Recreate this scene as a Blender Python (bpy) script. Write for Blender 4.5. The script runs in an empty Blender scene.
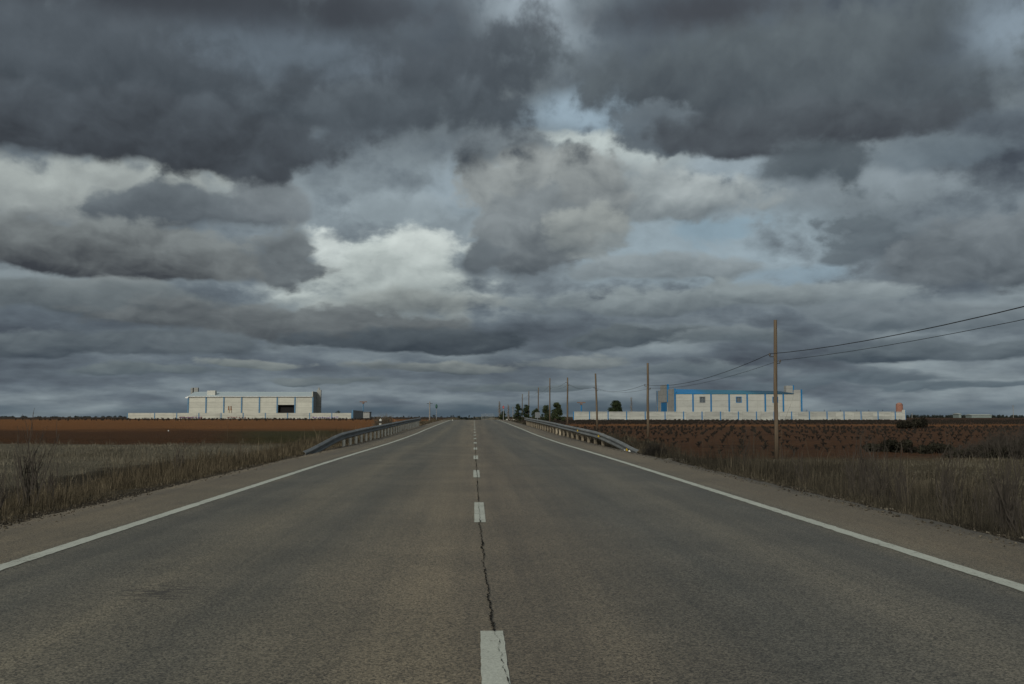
import bpy, math, random
import numpy as np
from mathutils import Vector, Matrix, Euler

random.seed(7)
rng = np.random.default_rng(7)
S = bpy.context.scene
COL = S.collection
R = math.radians
EXPO = 0.9
SKYK = 0.1                      # world background strength

def lin(r, g, b):
    f = lambda c: (c/255/12.92) if c/255 <= .04045 else ((c/255+.055)/1.055)**2.4
    return (f(r), f(g), f(b), 1)

# ------------------------------------------------------------------ camera
FPX = 1000.0
CAMZ = 1.115
HORIZ = 415.0
cam = bpy.data.cameras.new('camera')
camo = bpy.data.objects.new('camera', cam); COL.objects.link(camo)
cam.sensor_width = 36; cam.lens = 36*FPX/1024
cam.clip_start = .1; cam.clip_end = 20000
PITCH = math.atan((HORIZ-342)/FPX); YAW = math.atan((512-474)/FPX*math.cos(PITCH))
camo.location = (0, 0, CAMZ)
camo.rotation_euler = (R(90)+PITCH, 0, -YAW)
S.camera = camo
CM = Euler(camo.rotation_euler).to_matrix()
def ray(px, py):
    return (CM @ Vector(((px-512)/FPX, -(py-342)/FPX, -1))).normalized()
def azel(px, py):
    d = ray(px, py)
    return math.atan2(d.x, d.y), math.asin(d.z)
def at(px, py, Y):
    d = ray(px, py); t = Y/d.y
    return Vector((d.x*t, Y, CAMZ+d.z*t))
def AX(px, Y): return at(px, HORIZ, Y).x
def AZ(py, Y, px=474): return at(px, py, Y).z

# ------------------------------------------------------------------ bookkeeping
def tag(o, label=None, cat=None, group=None, kind=None):
    if label: o['label'] = label
    if cat: o['category'] = cat
    if group: o['group'] = group
    if kind: o['kind'] = kind
    return o
def empty(name, loc, label, cat, group=None, rz=0):
    o = bpy.data.objects.new(name, None); COL.objects.link(o)
    o.location = loc; o.rotation_euler = (0, 0, rz); o.empty_display_size = .2
    return tag(o, label, cat, group)

class MB:
    """collects polygons (in the thing's own coordinates)"""
    def __init__(s): s.v = []; s.f = []
    def add(s, vs, fs):
        b = len(s.v); s.v += [tuple(v) for v in vs]; s.f += [tuple(b+i for i in f) for f in fs]; return s
    def box(s, x0, x1, y0, y1, z0, z1):
        v = [(x, y, z) for x in (x0, x1) for y in (y0, y1) for z in (z0, z1)]
        return s.add(v, [(0,1,3,2),(4,6,7,5),(0,4,5,1),(2,3,7,6),(0,2,6,4),(1,5,7,3)])
    def tube(s, pts, rad, n=8, cap=True):
        pts = [Vector(p) for p in pts]
        if not hasattr(rad, '__len__'): rad = [rad]*len(pts)
        vs = []; fs = []
        for i, p in enumerate(pts):
            t = (pts[min(i+1, len(pts)-1)]-pts[max(i-1, 0)]).normalized()
            a = t.cross(Vector((0, 0, 1)) if abs(t.z) < .9 else Vector((1, 0, 0))).normalized(); b = t.cross(a)
            for k in range(n):
                an = 2*math.pi*k/n
                vs.append(p+(a*math.cos(an)+b*math.sin(an))*rad[i])
        for i in range(len(pts)-1):
            for k in range(n):
                k2 = (k+1) % n
                fs.append((i*n+k, i*n+k2, (i+1)*n+k2, (i+1)*n+k))
        if cap:
            fs.append(tuple(range(n))[::-1]); fs.append(tuple((len(pts)-1)*n+k for k in range(n)))
        return s.add(vs, fs)
    def prism(s, poly, y0, y1):
        """poly of (x,z) extruded along y"""
        n = len(poly)
        v = [(x, y0, z) for x, z in poly]+[(x, y1, z) for x, z in poly]
        return s.add(v, [tuple(range(n)), tuple(range(2*n-1, n-1, -1))]+[(i, i+n, (i+1) % n+n, (i+1) % n) for i in range(n)])
    def prismx(s, poly, x0, x1):
        n = len(poly)
        v = [(x0, y, z) for y, z in poly]+[(x1, y, z) for y, z in poly]
        return s.add(v, [tuple(range(n))[::-1], tuple(range(n, 2*n))]+[(i, (i+1) % n, (i+1) % n+n, i+n) for i in range(n)])
    def mesh(s, name, m, smooth=False):
        me = bpy.data.meshes.new(name); me.from_pydata(s.v, [], s.f); me.materials.append(m)
        if smooth: me.polygons.foreach_set('use_smooth', [True]*len(me.polygons))
        me.update(); return me
    def build(s, name, m, parent=None, smooth=False, loc=(0,0,0)):
        o = bpy.data.objects.new(name, s.mesh(name, m, smooth)); COL.objects.link(o)
        o.location = loc
        if parent: o.parent = parent
        return o

def np_mesh(name, V, F, m, attr=None, smooth=False):
    """V (n,3); F: list of (m,k) int arrays"""
    me = bpy.data.meshes.new(name)
    loops = np.concatenate([f.reshape(-1) for f in F]).astype(np.int32)
    tot = np.concatenate([np.full(len(f), f.shape[1]) for f in F]).astype(np.int32)
    start = np.concatenate([[0], np.cumsum(tot)[:-1]]).astype(np.int32)
    me.vertices.add(len(V)); me.vertices.foreach_set('co', np.ascontiguousarray(V, dtype=np.float32).reshape(-1))
    me.loops.add(len(loops)); me.loops.foreach_set('vertex_index', loops)
    me.polygons.add(len(tot)); me.polygons.foreach_set('loop_start', start); me.polygons.foreach_set('loop_total', tot)
    if smooth: me.polygons.foreach_set('use_smooth', np.ones(len(tot), dtype=bool))
    me.update(calc_edges=True); me.validate()
    if attr is not None:
        a = me.attributes.new('tint', 'FLOAT', 'POINT'); a.data.foreach_set('value', attr.astype(np.float32))
    me.materials.append(m)
    return me

# ------------------------------------------------------------------ node helpers
class NT:
    def __init__(s, tree): s.t = tree; s.n = tree.nodes; s.l = tree.links
    def node(s, typ, **kw):
        n = s.n.new(typ)
        for k, v in kw.items(): setattr(n, k, v)
        return n
    def put(s, sock, v):
        if isinstance(v, bpy.types.NodeSocket): s.l.new(v, sock)
        elif v is not None:
            if sock.type == 'RGBA' and len(v) == 3: v = (*v, 1)
            sock.default_value = v
    def math(s, op, a, b=None, c=None, clamp=False):
        n = s.node('ShaderNodeMath', operation=op, use_clamp=clamp)
        for i, v in enumerate((a, b, c)):
            if v is not None: s.put(n.inputs[i], v)
        return n.outputs[0]
    def vmath(s, op, a, b=None, out=0):
        n = s.node('ShaderNodeVectorMath', operation=op)
        s.put(n.inputs[0], a)
        if b is not None:
            s.put(n.inputs['Scale'] if op == 'SCALE' else n.inputs[1], b)
        return n.outputs['Value'] if op in ('LENGTH', 'DOT_PRODUCT', 'DISTANCE') else n.outputs[0]
    def sep(s, v):
        n = s.node('ShaderNodeSeparateXYZ'); s.put(n.inputs[0], v); return n.outputs
    def comb(s, x, y, z=0.0):
        n = s.node('ShaderNodeCombineXYZ')
        for i, v in enumerate((x, y, z)): s.put(n.inputs[i], v)
        return n.outputs[0]
    def noise(s, vec, scale, detail=4, rough=.5, dist=0.0, color=False):
        n = s.node('ShaderNodeTexNoise'); n.noise_dimensions = '3D'
        if vec is not None: s.put(n.inputs['Vector'], vec)
        n.inputs['Scale'].default_value = scale; n.inputs['Detail'].default_value = detail
        n.inputs['Roughness'].default_value = rough; n.inputs['Distortion'].default_value = dist
        return n.outputs['Color' if color else 0]
    def mix(s, f, a, b, blend='MIX'):
        n = s.node('ShaderNodeMix', data_type='RGBA', blend_type=blend)
        s.put(n.inputs['Factor'], f); s.put(n.inputs['A'], a) if 0 else None
        s.put(n.inputs[0], f); s.put(n.inputs[6], a); s.put(n.inputs[7], b)
        return n.outputs[2]
    def rng(s, v, a, b, c=0.0, d=1.0, smooth=True):
        n = s.node('ShaderNodeMapRange', interpolation_type='SMOOTHSTEP' if smooth else 'LINEAR')
        s.put(n.inputs[0], v); s.put(n.inputs[1], a); s.put(n.inputs[2], b); s.put(n.inputs[3], c); s.put(n.inputs[4], d)
        return n.outputs[0]
    def ramp(s, v, stops, interp='LINEAR'):
        n = s.node('ShaderNodeValToRGB'); cr = n.color_ramp; cr.interpolation = interp
        while len(cr.elements) < len(stops): cr.elements.new(.5)
        for e, (p, c) in zip(cr.elements, stops):
            e.position = p; e.color = (*c[:3], 1) if hasattr(c, '__len__') else (c, c, c, 1)
        s.put(n.inputs[0], v); return n.outputs[0]
    def pos(s): return s.node('ShaderNodeNewGeometry').outputs['Position']
    def obj(s): return s.node('ShaderNodeTexCoord').outputs['Object']
    def bump(s, h, strength=.3, dist=.02):
        n = s.node('ShaderNodeBump'); n.inputs['Strength'].default_value = strength; n.inputs['Distance'].default_value = dist
        s.put(n.inputs['Height'], h); return n.outputs[0]

def material(name, rough=.8, metallic=0.0, spec=.3):
    m = bpy.data.materials.new(name); m.use_nodes = True
    t = NT(m.node_tree); b = m.node_tree.nodes['Principled BSDF']
    b.inputs['Roughness'].default_value = rough; b.inputs['Metallic'].default_value = metallic
    b.inputs['Specular IOR Level'].default_value = spec
    return m, t, b
def simple(name, c1, c2=None, scale=3.0, rough=.8, metallic=0, detail=5, bump=0, bscale=None, spec=.3, stretch=None):
    m, t, b = material(name, rough, metallic, spec)
    v = t.obj()
    if stretch: v = t.vmath('MULTIPLY', v, stretch)
    n = t.noise(v, scale, detail, .6)
    c2 = c2 or tuple(c*.7 for c in c1)
    t.put(b.inputs['Base Color'], t.ramp(n, [(.3, c2), (.7, c1)]))
    if bump: t.put(b.inputs['Normal'], t.bump(t.noise(v, bscale or scale*4, 4), bump))
    return m
def tinted(name, stops, rough=.9, spec=.1):
    """vegetation: each blade or leaf carries its own random tint"""
    m, t, b = material(name, rough, 0, spec)
    a = t.node('ShaderNodeAttribute', attribute_name='tint').outputs['Fac']
    n = t.noise(t.pos(), .8, 3)
    v = t.math('ADD', t.math('MULTIPLY', a, .75), t.math('MULTIPLY', t.math('SUBTRACT', n, .37), .75))
    t.put(b.inputs['Base Color'], t.ramp(v, stops))
    return m

# ------------------------------------------------------------------ terrain
RK = [(-200,-.2),(-40,0),(25,0),(42,-.045),(56,-.025),(64,.01),(72,.07),(100,.2),(125,.3),(140,.345),(150,.37),(162,.345),(200,.03),(260,-.7),(400,-3),(900,-12)]
_ry = np.arange(-200, 901, 1.0)
_rz = np.interp(_ry, [k[0] for k in RK], [k[1] for k in RK])
_rz2 = np.convolve(np.pad(_rz, 4, mode='edge'), np.ones(9)/9, 'valid')
def road_z(y): return np.interp(y, _ry, _rz2)
LK = [(-300,-.5),(20,-.55),(60,-.5),(110,-.42),(200,-.2),(312,-.06),(400,.1),(460,.0),(700,-2.5),(1500,-6),(6000,-16)]
RKF = [(-300,-.8),(55,-.82),(110,-.7),(200,-.52),(284,-.33),(360,-.2),(420,-.1),(600,-.9),(1500,-3),(6000,-9)]
def sst(a, b, x):
    t = np.clip((x-a)/(b-a), 0, 1); return t*t*(3-2*t)
def field_z(x, y):
    x = np.asarray(x, float); y = np.asarray(y, float)
    l = np.interp(y, [k[0] for k in LK], [k[1] for k in LK]); r = np.interp(y, [k[0] for k in RKF], [k[1] for k in RKF])
    w = sst(-40, 40, x)
    z = np.where(y < 330, np.where(x < 0, l, r), l*(1-w)+r*w)
    return z + .05*np.sin(x*.31+y*.17)+.04*np.sin(x*.13-y*.29)+.03*np.sin(x*.71+1.3*np.sin(y*.4))
def ground_z(x, y):
    x = np.asarray(x, float); y = np.asarray(y, float)
    ax = np.abs(x)
    s = sst(4.95, 8.2, ax)
    s = np.where(y > 230, np.maximum(s, sst(230, 300, y)*sst(2, 8, ax)), s)
    rz = road_z(y)-.06
    return rz*(1-s)+field_z(x, y)*s
def gz(x, y): return float(ground_z(x, y))

def axis(parts):
    out = []
    for a, b, st in parts: out += list(np.arange(a, b, st))
    return np.array(sorted(set(np.round(out, 3))))
xs = axis([(-6000,-1000,500),(-1000,-200,50),(-200,-60,8),(-60,-12,2),(-12,-4,.4),(-4,4,1),(4,12,.4),(12,60,2),(60,200,8),(200,1000,50),(1000,6001,500)])
ys = axis([(-3000,-300,300),(-300,-20,20),(-20,0,4),(0,70,.7),(70,180,2),(180,480,6),(480,1500,60),(1500,6001,500)])
GX, GY = np.meshgrid(xs, ys)
GZ = ground_z(GX, GY)
# furrows and clods near the camera
near = (np.abs(GX) > 5.2) & (GY > 0) & (GY < 70) & (np.abs(GX) < 60)
GZ = GZ + near*rng.normal(0, .03, GZ.shape)
V = np.stack([GX, GY, GZ], -1).reshape(-1, 3)
nx, ny = len(xs), len(ys)
I = np.arange(nx*ny).reshape(ny, nx)
F = np.stack([I[:-1, :-1], I[:-1, 1:], I[1:, 1:], I[1:, :-1]], -1).reshape(-1, 4)

m, t, b = material('field_soil', .95, 0, .1)
P = t.pos(); px_, py_, pz_ = t.sep(P)
wob = t.math('MULTIPLY', t.math('SUBTRACT', t.noise(P, .06, 4, .6), .5), 18.0)
wob2 = t.math('MULTIPLY', t.math('SUBTRACT', t.noise(P, .5, 4, .6), .5), 4.0)
yw = t.math('ADD', py_, t.math('ADD', t.math('MULTIPLY', wob, .5), wob2)); xw = t.math('ADD', px_, wob2)
clod = t.rng(t.noise(P, 3.4, 8, .78), .33, .67); clod2 = t.noise(P, .35, 5, .6)
streak = t.noise(t.vmath('MULTIPLY', P, (.03, .35, .3)), 1.0, 5, .6)
orange = t.mix(clod, (.085,.037,.013), (.205,.092,.034))
orange = t.mix(t.rng(streak, .4, .7), orange, (.12,.054,.019))
darkred = t.mix(clod, (.034,.0165,.007), (.082,.039,.0165))
green = t.mix(clod, (.020,.024,.008), (.05,.05,.019))
straw = t.mix(clod, (.05,.042,.026), (.12,.098,.062))
pale = t.mix(clod2, (.090,.080,.058), (.160,.143,.105))
left = t.mix(t.rng(yw, 52, 59), pale, darkred)
left = t.mix(t.math('MULTIPLY', t.math('MULTIPLY', t.rng(xw, -11.2, -10.2), t.rng(py_, 44, 36)), .85), left, (.022,.017,.011))
grm = t.math('MULTIPLY', t.math('MULTIPLY', t.rng(t.math('ADD', xw, t.math('MULTIPLY', py_, .235)), -3, 3), t.rng(t.math('ADD', xw, t.math('MULTIPLY', py_, .14)), 3, -1)), t.math('MULTIPLY', t.rng(yw, 52, 60), t.rng(yw, 112, 96)))
left = t.mix(t.math('MULTIPLY', grm, .8), left, green)
left = t.mix(t.rng(t.math('ADD', yw, t.math('MULTIPLY', t.math('SUBTRACT', streak, .5), 60.0)), 94, 120), left, orange)
left = t.mix(t.rng(yw, 262, 285), left, t.mix(clod, (.022,.014,.009), (.05,.032,.02)))
rs = t.mix(clod, (.042,.021,.0105), (.108,.053,.026))
rs = t.mix(t.rng(streak, .5, .68), rs, (.042,.021,.011))
band = t.math('MULTIPLY', t.rng(yw, 146, 156), t.rng(yw, 182, 172))
rs = t.mix(t.math('MULTIPLY', band, .85), rs, orange)
rs = t.mix(t.math('MULTIPLY', t.rng(yw, 178, 190), .7), rs, (.03,.018,.011))
right = t.mix(t.rng(yw, 41, 46), straw, rs)
far = t.mix(clod2, (.03,.034,.026), (.055,.055,.04))
fld = t.mix(t.rng(px_, -1, 1), left, right)
fld = t.mix(t.rng(py_, 420, 470), fld, far)
verge = t.mix(t.rng(t.math('ABSOLUTE', xw), 9.4, 7.8), fld, straw)
edge = t.mix(clod, (.03,.024,.017), (.075,.06,.042))
verge = t.mix(t.rng(t.math('ABSOLUTE', px_), 5.6, 5.1), verge, edge)
t.put(b.inputs['Base Color'], verge)
t.put(b.inputs['Normal'], t.bump(t.noise(P, 4, 9, .8), 1.0, .3))
SOIL = m
g = bpy.data.objects.new('ground', np_mesh('ground', V, [F], SOIL, smooth=True)); COL.objects.link(g); tag(g, kind='structure')

# ------------------------------------------------------------------ road
m, t, b = material('old_asphalt', .65, 0, .42)
P = t.pos(); rx, ry, rz_ = t.sep(P)
wv = t.math('ADD', rx, t.math('MULTIPLY', t.math('SUBTRACT', t.noise(P, .25, 4, .6), .5), .9))
base = t.mix(1.0, (1.15,1.10,.985), t.ramp(t.math('MULTIPLY_ADD', wv, .1, .5), [
    (.03,(.106,.089,.066)),(.14,(.106,.092,.070)),(.165,(.080,.077,.067)),(.22,(.070,.069,.062)),(.29,(.104,.096,.078)),
    (.36,(.078,.075,.065)),(.43,(.108,.096,.076)),(.49,(.128,.110,.084)),(.53,(.100,.086,.068)),(.58,(.097,.086,.070)),
    (.66,(.073,.072,.066)),(.74,(.096,.091,.079)),(.82,(.068,.068,.064)),(.85,(.092,.085,.071)),(.90,(.112,.095,.072)),(.97,(.107,.090,.067))]), 'MULTIPLY')
streaks = t.noise(t.vmath('MULTIPLY', P, (2.2, .05, 1)), 1.0, 5, .65)
blot = t.noise(P, .55, 5, .6)
c = t.mix(t.rng(streaks, .25, .75), t.mix(1.0, base, (.76,.77,.79), 'MULTIPLY'), t.mix(1.0, base, (1.22,1.20,1.16), 'MULTIPLY'))
c = t.mix(t.rng(blot, .35, .65), t.mix(1.0, c, (.80,.81,.82), 'MULTIPLY'), c)
g1 = t.noise(P, 120, 3, .75); g2 = t.noise(P, 52, 5, .8)
vor = t.node('ShaderNodeTexVoronoi'); t.put(vor.inputs['Vector'], P); vor.inputs['Scale'].default_value = 110
vg = t.sep(vor.outputs['Color'])[0]
grain = t.math('ADD', t.math('ADD', t.math('MULTIPLY', g1, .8), t.math('MULTIPLY', vg, .55)), t.math('MULTIPLY', g2, .8))
gf = t.rng(grain, .72, 1.42, .12, 1.76, smooth=False)
c = t.mix(1.0, c, t.comb(gf, gf, gf), 'MULTIPLY')
pit = t.rng(g2, .405, .345)
c = t.mix(t.math('MULTIPLY', pit, .85), c, (.02,.019,.017))
# tar and oil spots on the left lane
for cx, cy, rx_, ry_, st in ((-1.98, 6.5, .27, .45, .85), (-3.3, 23.5, .6, 1.7, .45), (1.7, 15, .4, 2.5, .25), (-1.9, 33, 1.1, 2.2, .25)):
    dd = t.vmath('LENGTH', t.vmath('MULTIPLY', t.vmath('SUBTRACT', P, (cx, cy, 0)), (1/rx_, 1/ry_, 0)))
    sp = t.noise(t.vmath('MULTIPLY', P, (2.6, 9, 1)), 2.2, 7, .75)
    mk = t.math('MULTIPLY', t.rng(t.math('ADD', t.math('SUBTRACT', 1.0, dd), t.math('MULTIPLY', t.math('SUBTRACT', sp, .5), 7.0)), .55, .85), st)
    c = t.mix(mk, c, (.027,.023,.019))
# rippled dirt stain on the shoulders
shm = t.rng(t.math('ABSOLUTE', rx), 4.25, 4.7)
sh = t.rng(t.noise(t.vmath('MULTIPLY', P, (2.0, .5, 1)), 1.5, 6, .75), .5, .66)
c = t.mix(t.math('MULTIPLY', t.math('MULTIPLY', sh, shm), .6), c, (.05,.04,.028))
t.put(b.inputs['Base Color'], c)
t.put(b.inputs['Normal'], t.bump(grain, .55, .006))
ASPH = m
def wobble(y, seed, amp):
    return amp*(np.sin(y*.9+seed)+.7*np.sin(y*2.3+seed*2)+.5*np.sin(y*5.1+seed*3))
ryy = axis([(-60,0,2),(0,45,.15),(45,180,1),(180,700,5)])
cols = np.array([-4.72,-4.4,-3.5,-1.7,0,1.7,3.5,4.5,4.82])
rows = len(ryy)
RX = np.repeat(cols[None], rows, 0)
jit = (ryy < 60)
RX[:, 0] += wobble(ryy, 1.0, .022)+jit*rng.normal(0, .018, rows)
RX[:, -1] += wobble(ryy, 4.0, .022)+jit*rng.normal(0, .018, rows)
RZ = np.repeat(road_z(ryy)[:, None], len(cols), 1)
RY = np.repeat(ryy[:, None], len(cols), 1)
top = np.stack([RX, RY, RZ], -1)
sl = top[:, :1].copy(); sl[..., 2] -= .16; sl[..., 0] -= .05
sr = top[:, -1:].copy(); sr[..., 2] -= .16; sr[..., 0] += .05
allv = np.concatenate([sl, top, sr], 1)
I = np.arange(allv.shape[0]*allv.shape[1]).reshape(allv.shape[:2])
F = np.stack([I[:-1, :-1], I[:-1, 1:], I[1:, 1:], I[1:, :-1]], -1).reshape(-1, 4)
o = bpy.data.objects.new('road', np_mesh('road', allv.reshape(-1, 3), [F], ASPH)); COL.objects.link(o); tag(o, kind='structure')

# painted markings: 4 mm above the road
def paint_material(name, wear):
    m, t, b = material(name, .75, 0, .3)
    P = t.pos()
    n = t.noise(P, 22, 6, .75); n2 = t.noise(P, 2.2, 4, .6); n3 = t.noise(t.vmath('MULTIPLY', P, (30, 6, 1)), 1.0, 4, .7)
    w = t.math('ADD', t.math('MULTIPLY', n, .7), t.math('ADD', t.math('MULTIPLY', n2, .3), t.math('MULTIPLY', n3, .35)))
    col = t.mix(n2, (.27,.285,.25), (.385,.40,.355))
    col = t.mix(t.rng(w, wear, wear-.12), col, (.11,.10,.082))
    fine = t.rng(t.noise(P, 90, 3, .7), .3, .7, .78, 1.12)
    col = t.mix(1.0, col, t.comb(fine, fine, fine), 'MULTIPLY')
    t.put(b.inputs['Base Color'], col)
    t.put(b.inputs['Normal'], t.bump(t.noise(P, 75, 3), .3, .004))
    return m
PAINT = paint_material('road_paint', .625)
def strip(xc, w, y0, y1, step, lift=.004, seed=0, rough_edge=.004):
    yy = np.append(np.arange(y0, y1, step), y1)
    if len(yy) > 2 and yy[-1]-yy[-2] < 1e-6: yy = yy[:-1]
    n = len(yy)
    x = xc(yy) if callable(xc) else np.full(n, xc)
    l = x-w/2+rng.normal(0, rough_edge, n); r = x+w/2+rng.normal(0, rough_edge, n)
    z = road_z(yy)+lift
    V = np.stack([np.stack([l, yy, z], -1), np.stack([r, yy, z], -1)], 1).reshape(-1, 3)
    i = np.arange(n-1)*2
    return V, np.stack([i, i+1, i+3, i+2], -1)
def strips(name, lst, mat):
    Vs, Fs, k = [], [], 0
    for V, F in lst: Vs.append(V); Fs.append(F+k); k += len(V)
    o = bpy.data.objects.new(name, np_mesh(name, np.concatenate(Vs), [np.concatenate(Fs)], mat)); COL.objects.link(o)
    return tag(o, kind='structure')
strips('road_edge_line', [strip(-3.46, .138, -20, 45, .1), strip(-3.46, .14, 45, 260, 2)], PAINT)
strips('road_edge_line', [strip(3.54, .138, -20, 45, .1), strip(3.54, .14, 45, 260, 2)], PAINT)
dash = []
for k in range(-3, 24):
    y1 = 5.26+7.5*k+(.13 if k else 0)
    dash.append(strip(.094 if k < 1 else .066 if k < 2 else .05, .119, y1-2.38, y1, .06, rough_edge=.0012))
strips('road_centre_line', dash, PAINT)
# the seam crack that wanders beside the centre line
TAR, t, b = material('crack_dark', .95, 0, .05)
t.put(b.inputs['Base Color'], t.ramp(t.noise(t.pos(), 20, 4), [(.3,(.008,.008,.007)),(.7,(.028,.025,.021))]))
ck = [(0,.19),(3.2,.175),(4.2,.155),(4.6,.137),(5.05,.125),(5.25,.108),(5.8,.098),(6.6,.088),(7.6,.075),(8.6,.068),(10.2,.064),(12.8,.058),(20,.055),(40,.05),(150,.05)]
yy = np.append(np.arange(1.5, 16, .022), np.arange(16, 60, .12))
xx = np.interp(yy, [k[0] for k in ck], [k[1] for k in ck])
walk = np.zeros(len(yy))
for i in range(1, len(yy)): walk[i] = walk[i-1]*.82+rng.normal(0, .0036)
xx = xx+walk
wd = np.clip(.0042+.0024*np.sin(yy*3.1)*np.sin(yy*.77+1)+rng.normal(0, .0026, len(yy)), .001, .011)
inp = ((yy > 2.9) & (yy < 5.26)) | ((yy > 10.7) & (yy < 12.98))
wd = np.where(inp, wd*np.where(rng.random(len(yy)) < .45, .15, .55), wd)
wd = np.where(yy > 14, wd*1.1, wd)
zz = road_z(yy)+.0085
V = np.stack([np.stack([xx-wd, yy, zz], -1), np.stack([xx+wd, yy, zz], -1)], 1).reshape(-1, 3)
i = np.arange(len(yy)-1)*2
o = bpy.data.objects.new('road_crack', np_mesh('road_crack', V, [np.stack([i, i+1, i+3, i+2], -1)], TAR)); COL.objects.link(o); tag(o, kind='structure')

# ------------------------------------------------------------------ grass
def blades(bx, by, h, w, lean, tint, zf=ground_z, curl=.5, ld=None):
    n = len(bx)
    bz = zf(bx, by)-.02
    a = rng.random(n)*2*np.pi
    if ld is None: ld = rng.random(n)*2*np.pi
    wx, wy = np.cos(a)*w*.5, np.sin(a)*w*.5
    lx, ly = np.cos(ld)*lean*h, np.sin(ld)*lean*h
    V = np.zeros((n, 5, 3))
    V[:, 0] = np.stack([bx-wx, by-wy, bz], -1); V[:, 1] = np.stack([bx+wx, by+wy, bz], -1)
    mx, my, mz = bx+lx*curl*.6, by+ly*curl*.6, bz+h*.58
    V[:, 2] = np.stack([mx+wx*.75, my+wy*.75, mz], -1); V[:, 3] = np.stack([mx-wx*.75, my-wy*.75, mz], -1)
    V[:, 4] = np.stack([bx+lx, by+ly, bz+h*np.sqrt(np.clip(1-lean**2*.6, .2, 1))], -1)
    i = np.arange(n)[:, None]*5
    return V.reshape(-1, 3), i+np.array([[0, 1, 2, 3]]), i+np.array([[3, 2, 4]]), np.repeat(tint, 5)
def grass_object(name, parts, mat):
    V, Q, T, A, k = [], [], [], [], 0
    for v, q, tr, a in parts:
        V.append(v); Q.append(q+k); T.append(tr+k); A.append(a); k += len(v)
    me = np_mesh(name, np.concatenate(V), [np.concatenate(Q), np.concatenate(T)], mat, np.concatenate(A))
    o = bpy.data.objects.new(name, me); COL.objects.link(o); return tag(o, kind='stuff')
def patchy(x, y, s):
    return .5+.25*np.sin(x*1.3*s+2*np.sin(y*.7*s))+.25*np.sin(y*.9*s+1.7*np.sin(x*.8*s+1))
def clumps(n, fx, ylo, yhi, per, hfun, wk, spread=.12, ypow=1.0, lean=.45, gate=1.5, low=.12):
    """tussocks: n centres, each of `per` blades"""
    u = rng.random(n)
    cy = ylo*(yhi/ylo)**(u**ypow)
    cx = fx(cy, n)
    keep = rng.random(n) < np.clip((patchy(cx, cy, .9)*.6+patchy(cx, cy, 2.3)*.4-.3)*gate*1.25, low, 1)
    cx, cy = cx[keep], cy[keep]; n = len(cx)
    ch = hfun(cx, cy)*rng.gamma(7, 1/7, n)*(.35+.65*sst(4.9, 6.3, np.abs(cx)))
    pt = patchy(cx, cy, .45)
    ct = np.clip(.25+.5*pt+rng.normal(0, .2, n), 0, 1)
    cl = np.clip(rng.gamma(1.6, lean*.5, n), .03, .95); cd = rng.random(n)*2*np.pi
    sp = spread*rng.uniform(.4, 1.5, n)
    ox = rng.normal(0, 1, n*per); oy = rng.normal(0, 1, n*per); bx = np.repeat(cx, per)+ox*np.repeat(sp, per); by = np.repeat(cy, per)+oy*np.repeat(sp, per)
    ld = np.arctan2(oy, ox)+rng.normal(0, .5, n*per); rad = np.hypot(ox, oy)
    h = np.repeat(ch, per)*rng.uniform(.3, 1.2, n*per)
    w = wk*np.maximum(1, by/16)*rng.uniform(.5, 1.5, n*per)
    tint = np.clip(np.repeat(ct, per)*.65+rng.random(n*per)*.4-.03, 0, 1)
    ok = np.abs(bx) > 4.98+.2*rng.random(n*per)
    ln = np.clip(np.repeat(cl, per)*(.35+.75*rad)+rng.normal(0, .12, n*per), .02, 1.15)
    bx, by, h, w, tint, ln, ld = bx[ok], by[ok], h[ok], w[ok], tint[ok], ln[ok], ld[ok]
    return blades(bx, by, h, w, ln, tint, curl=.30, ld=ld)

DRYL = tinted('dry_grass_tan', [(.1,(.015,.012,.0075)),(.4,(.050,.041,.027)),(.7,(.116,.094,.062)),(.97,(.22,.182,.125))])
DRYR = tinted('dry_grass_brown', [(.1,(.009,.008,.006)),(.4,(.031,.027,.020)),(.7,(.076,.065,.046)),(.97,(.17,.142,.098))])
MEAD = tinted('meadow_straw', [(.1,(.052,.046,.034)),(.5,(.110,.098,.073)),(.9,(.19,.172,.130))])
lx = lambda a, b: (lambda y, n: -(a+(b-a)*rng.random(n)**1.25))
rx2 = lambda a, b: (lambda y, n: (a+(b-a)*rng.random(n)**1.15))
LH = lambda a, b: (lambda x, y: (a+b*patchy(x, y, .33))*(.55+.9*patchy(x, y, 1.1)))
grass_object('verge_grass', [
    clumps(16000, lx(4.98, 9.0), 6, 30, 9, LH(.13, .22), .0044, spread=.10, lean=.7, low=.05),
    clumps(2200, lx(5.2, 9.0), 7, 32, 6, LH(.36, .30), .004, spread=.07, lean=.4, gate=1.2, low=.0),
    clumps(9000, lx(5.0, 9.2), 24, 75, 8, LH(.18, .28), .0055),
    clumps(5000, lx(5.05, 9.5), 60, 175, 8, LH(.18, .25), .006),
    clumps(1800, lx(5.1, 7.2), 30, 110, 9, LH(.25, .18), .006),
], DRYL)
tag(bpy.data.objects['verge_grass'], 'dry tan grass along the left edge of the road', 'grass')
o = grass_object('verge_grass', [
    clumps(19000, rx2(5.0, 10.5), 6, 26, 9, LH(.13, .26), .0044, spread=.10, lean=.75, low=.05),
    clumps(3000, rx2(5.3, 10.5), 7, 30, 6, LH(.38, .42), .004, spread=.07, lean=.42, gate=1.4, low=.0),
    clumps(9000, rx2(5.1, 14), 20, 41, 8, LH(.15, .28), .0055, lean=.6),
    clumps(4500, rx2(5.05, 9.5), 38, 64, 8, LH(.18, .32), .0055, lean=.6),
    clumps(5500, rx2(5.1, 11.5), 55, 175, 8, LH(.20, .32), .006, lean=.6),
], DRYR)
tag(o, 'tall dark dry grass along the right edge of the road', 'grass')
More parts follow.
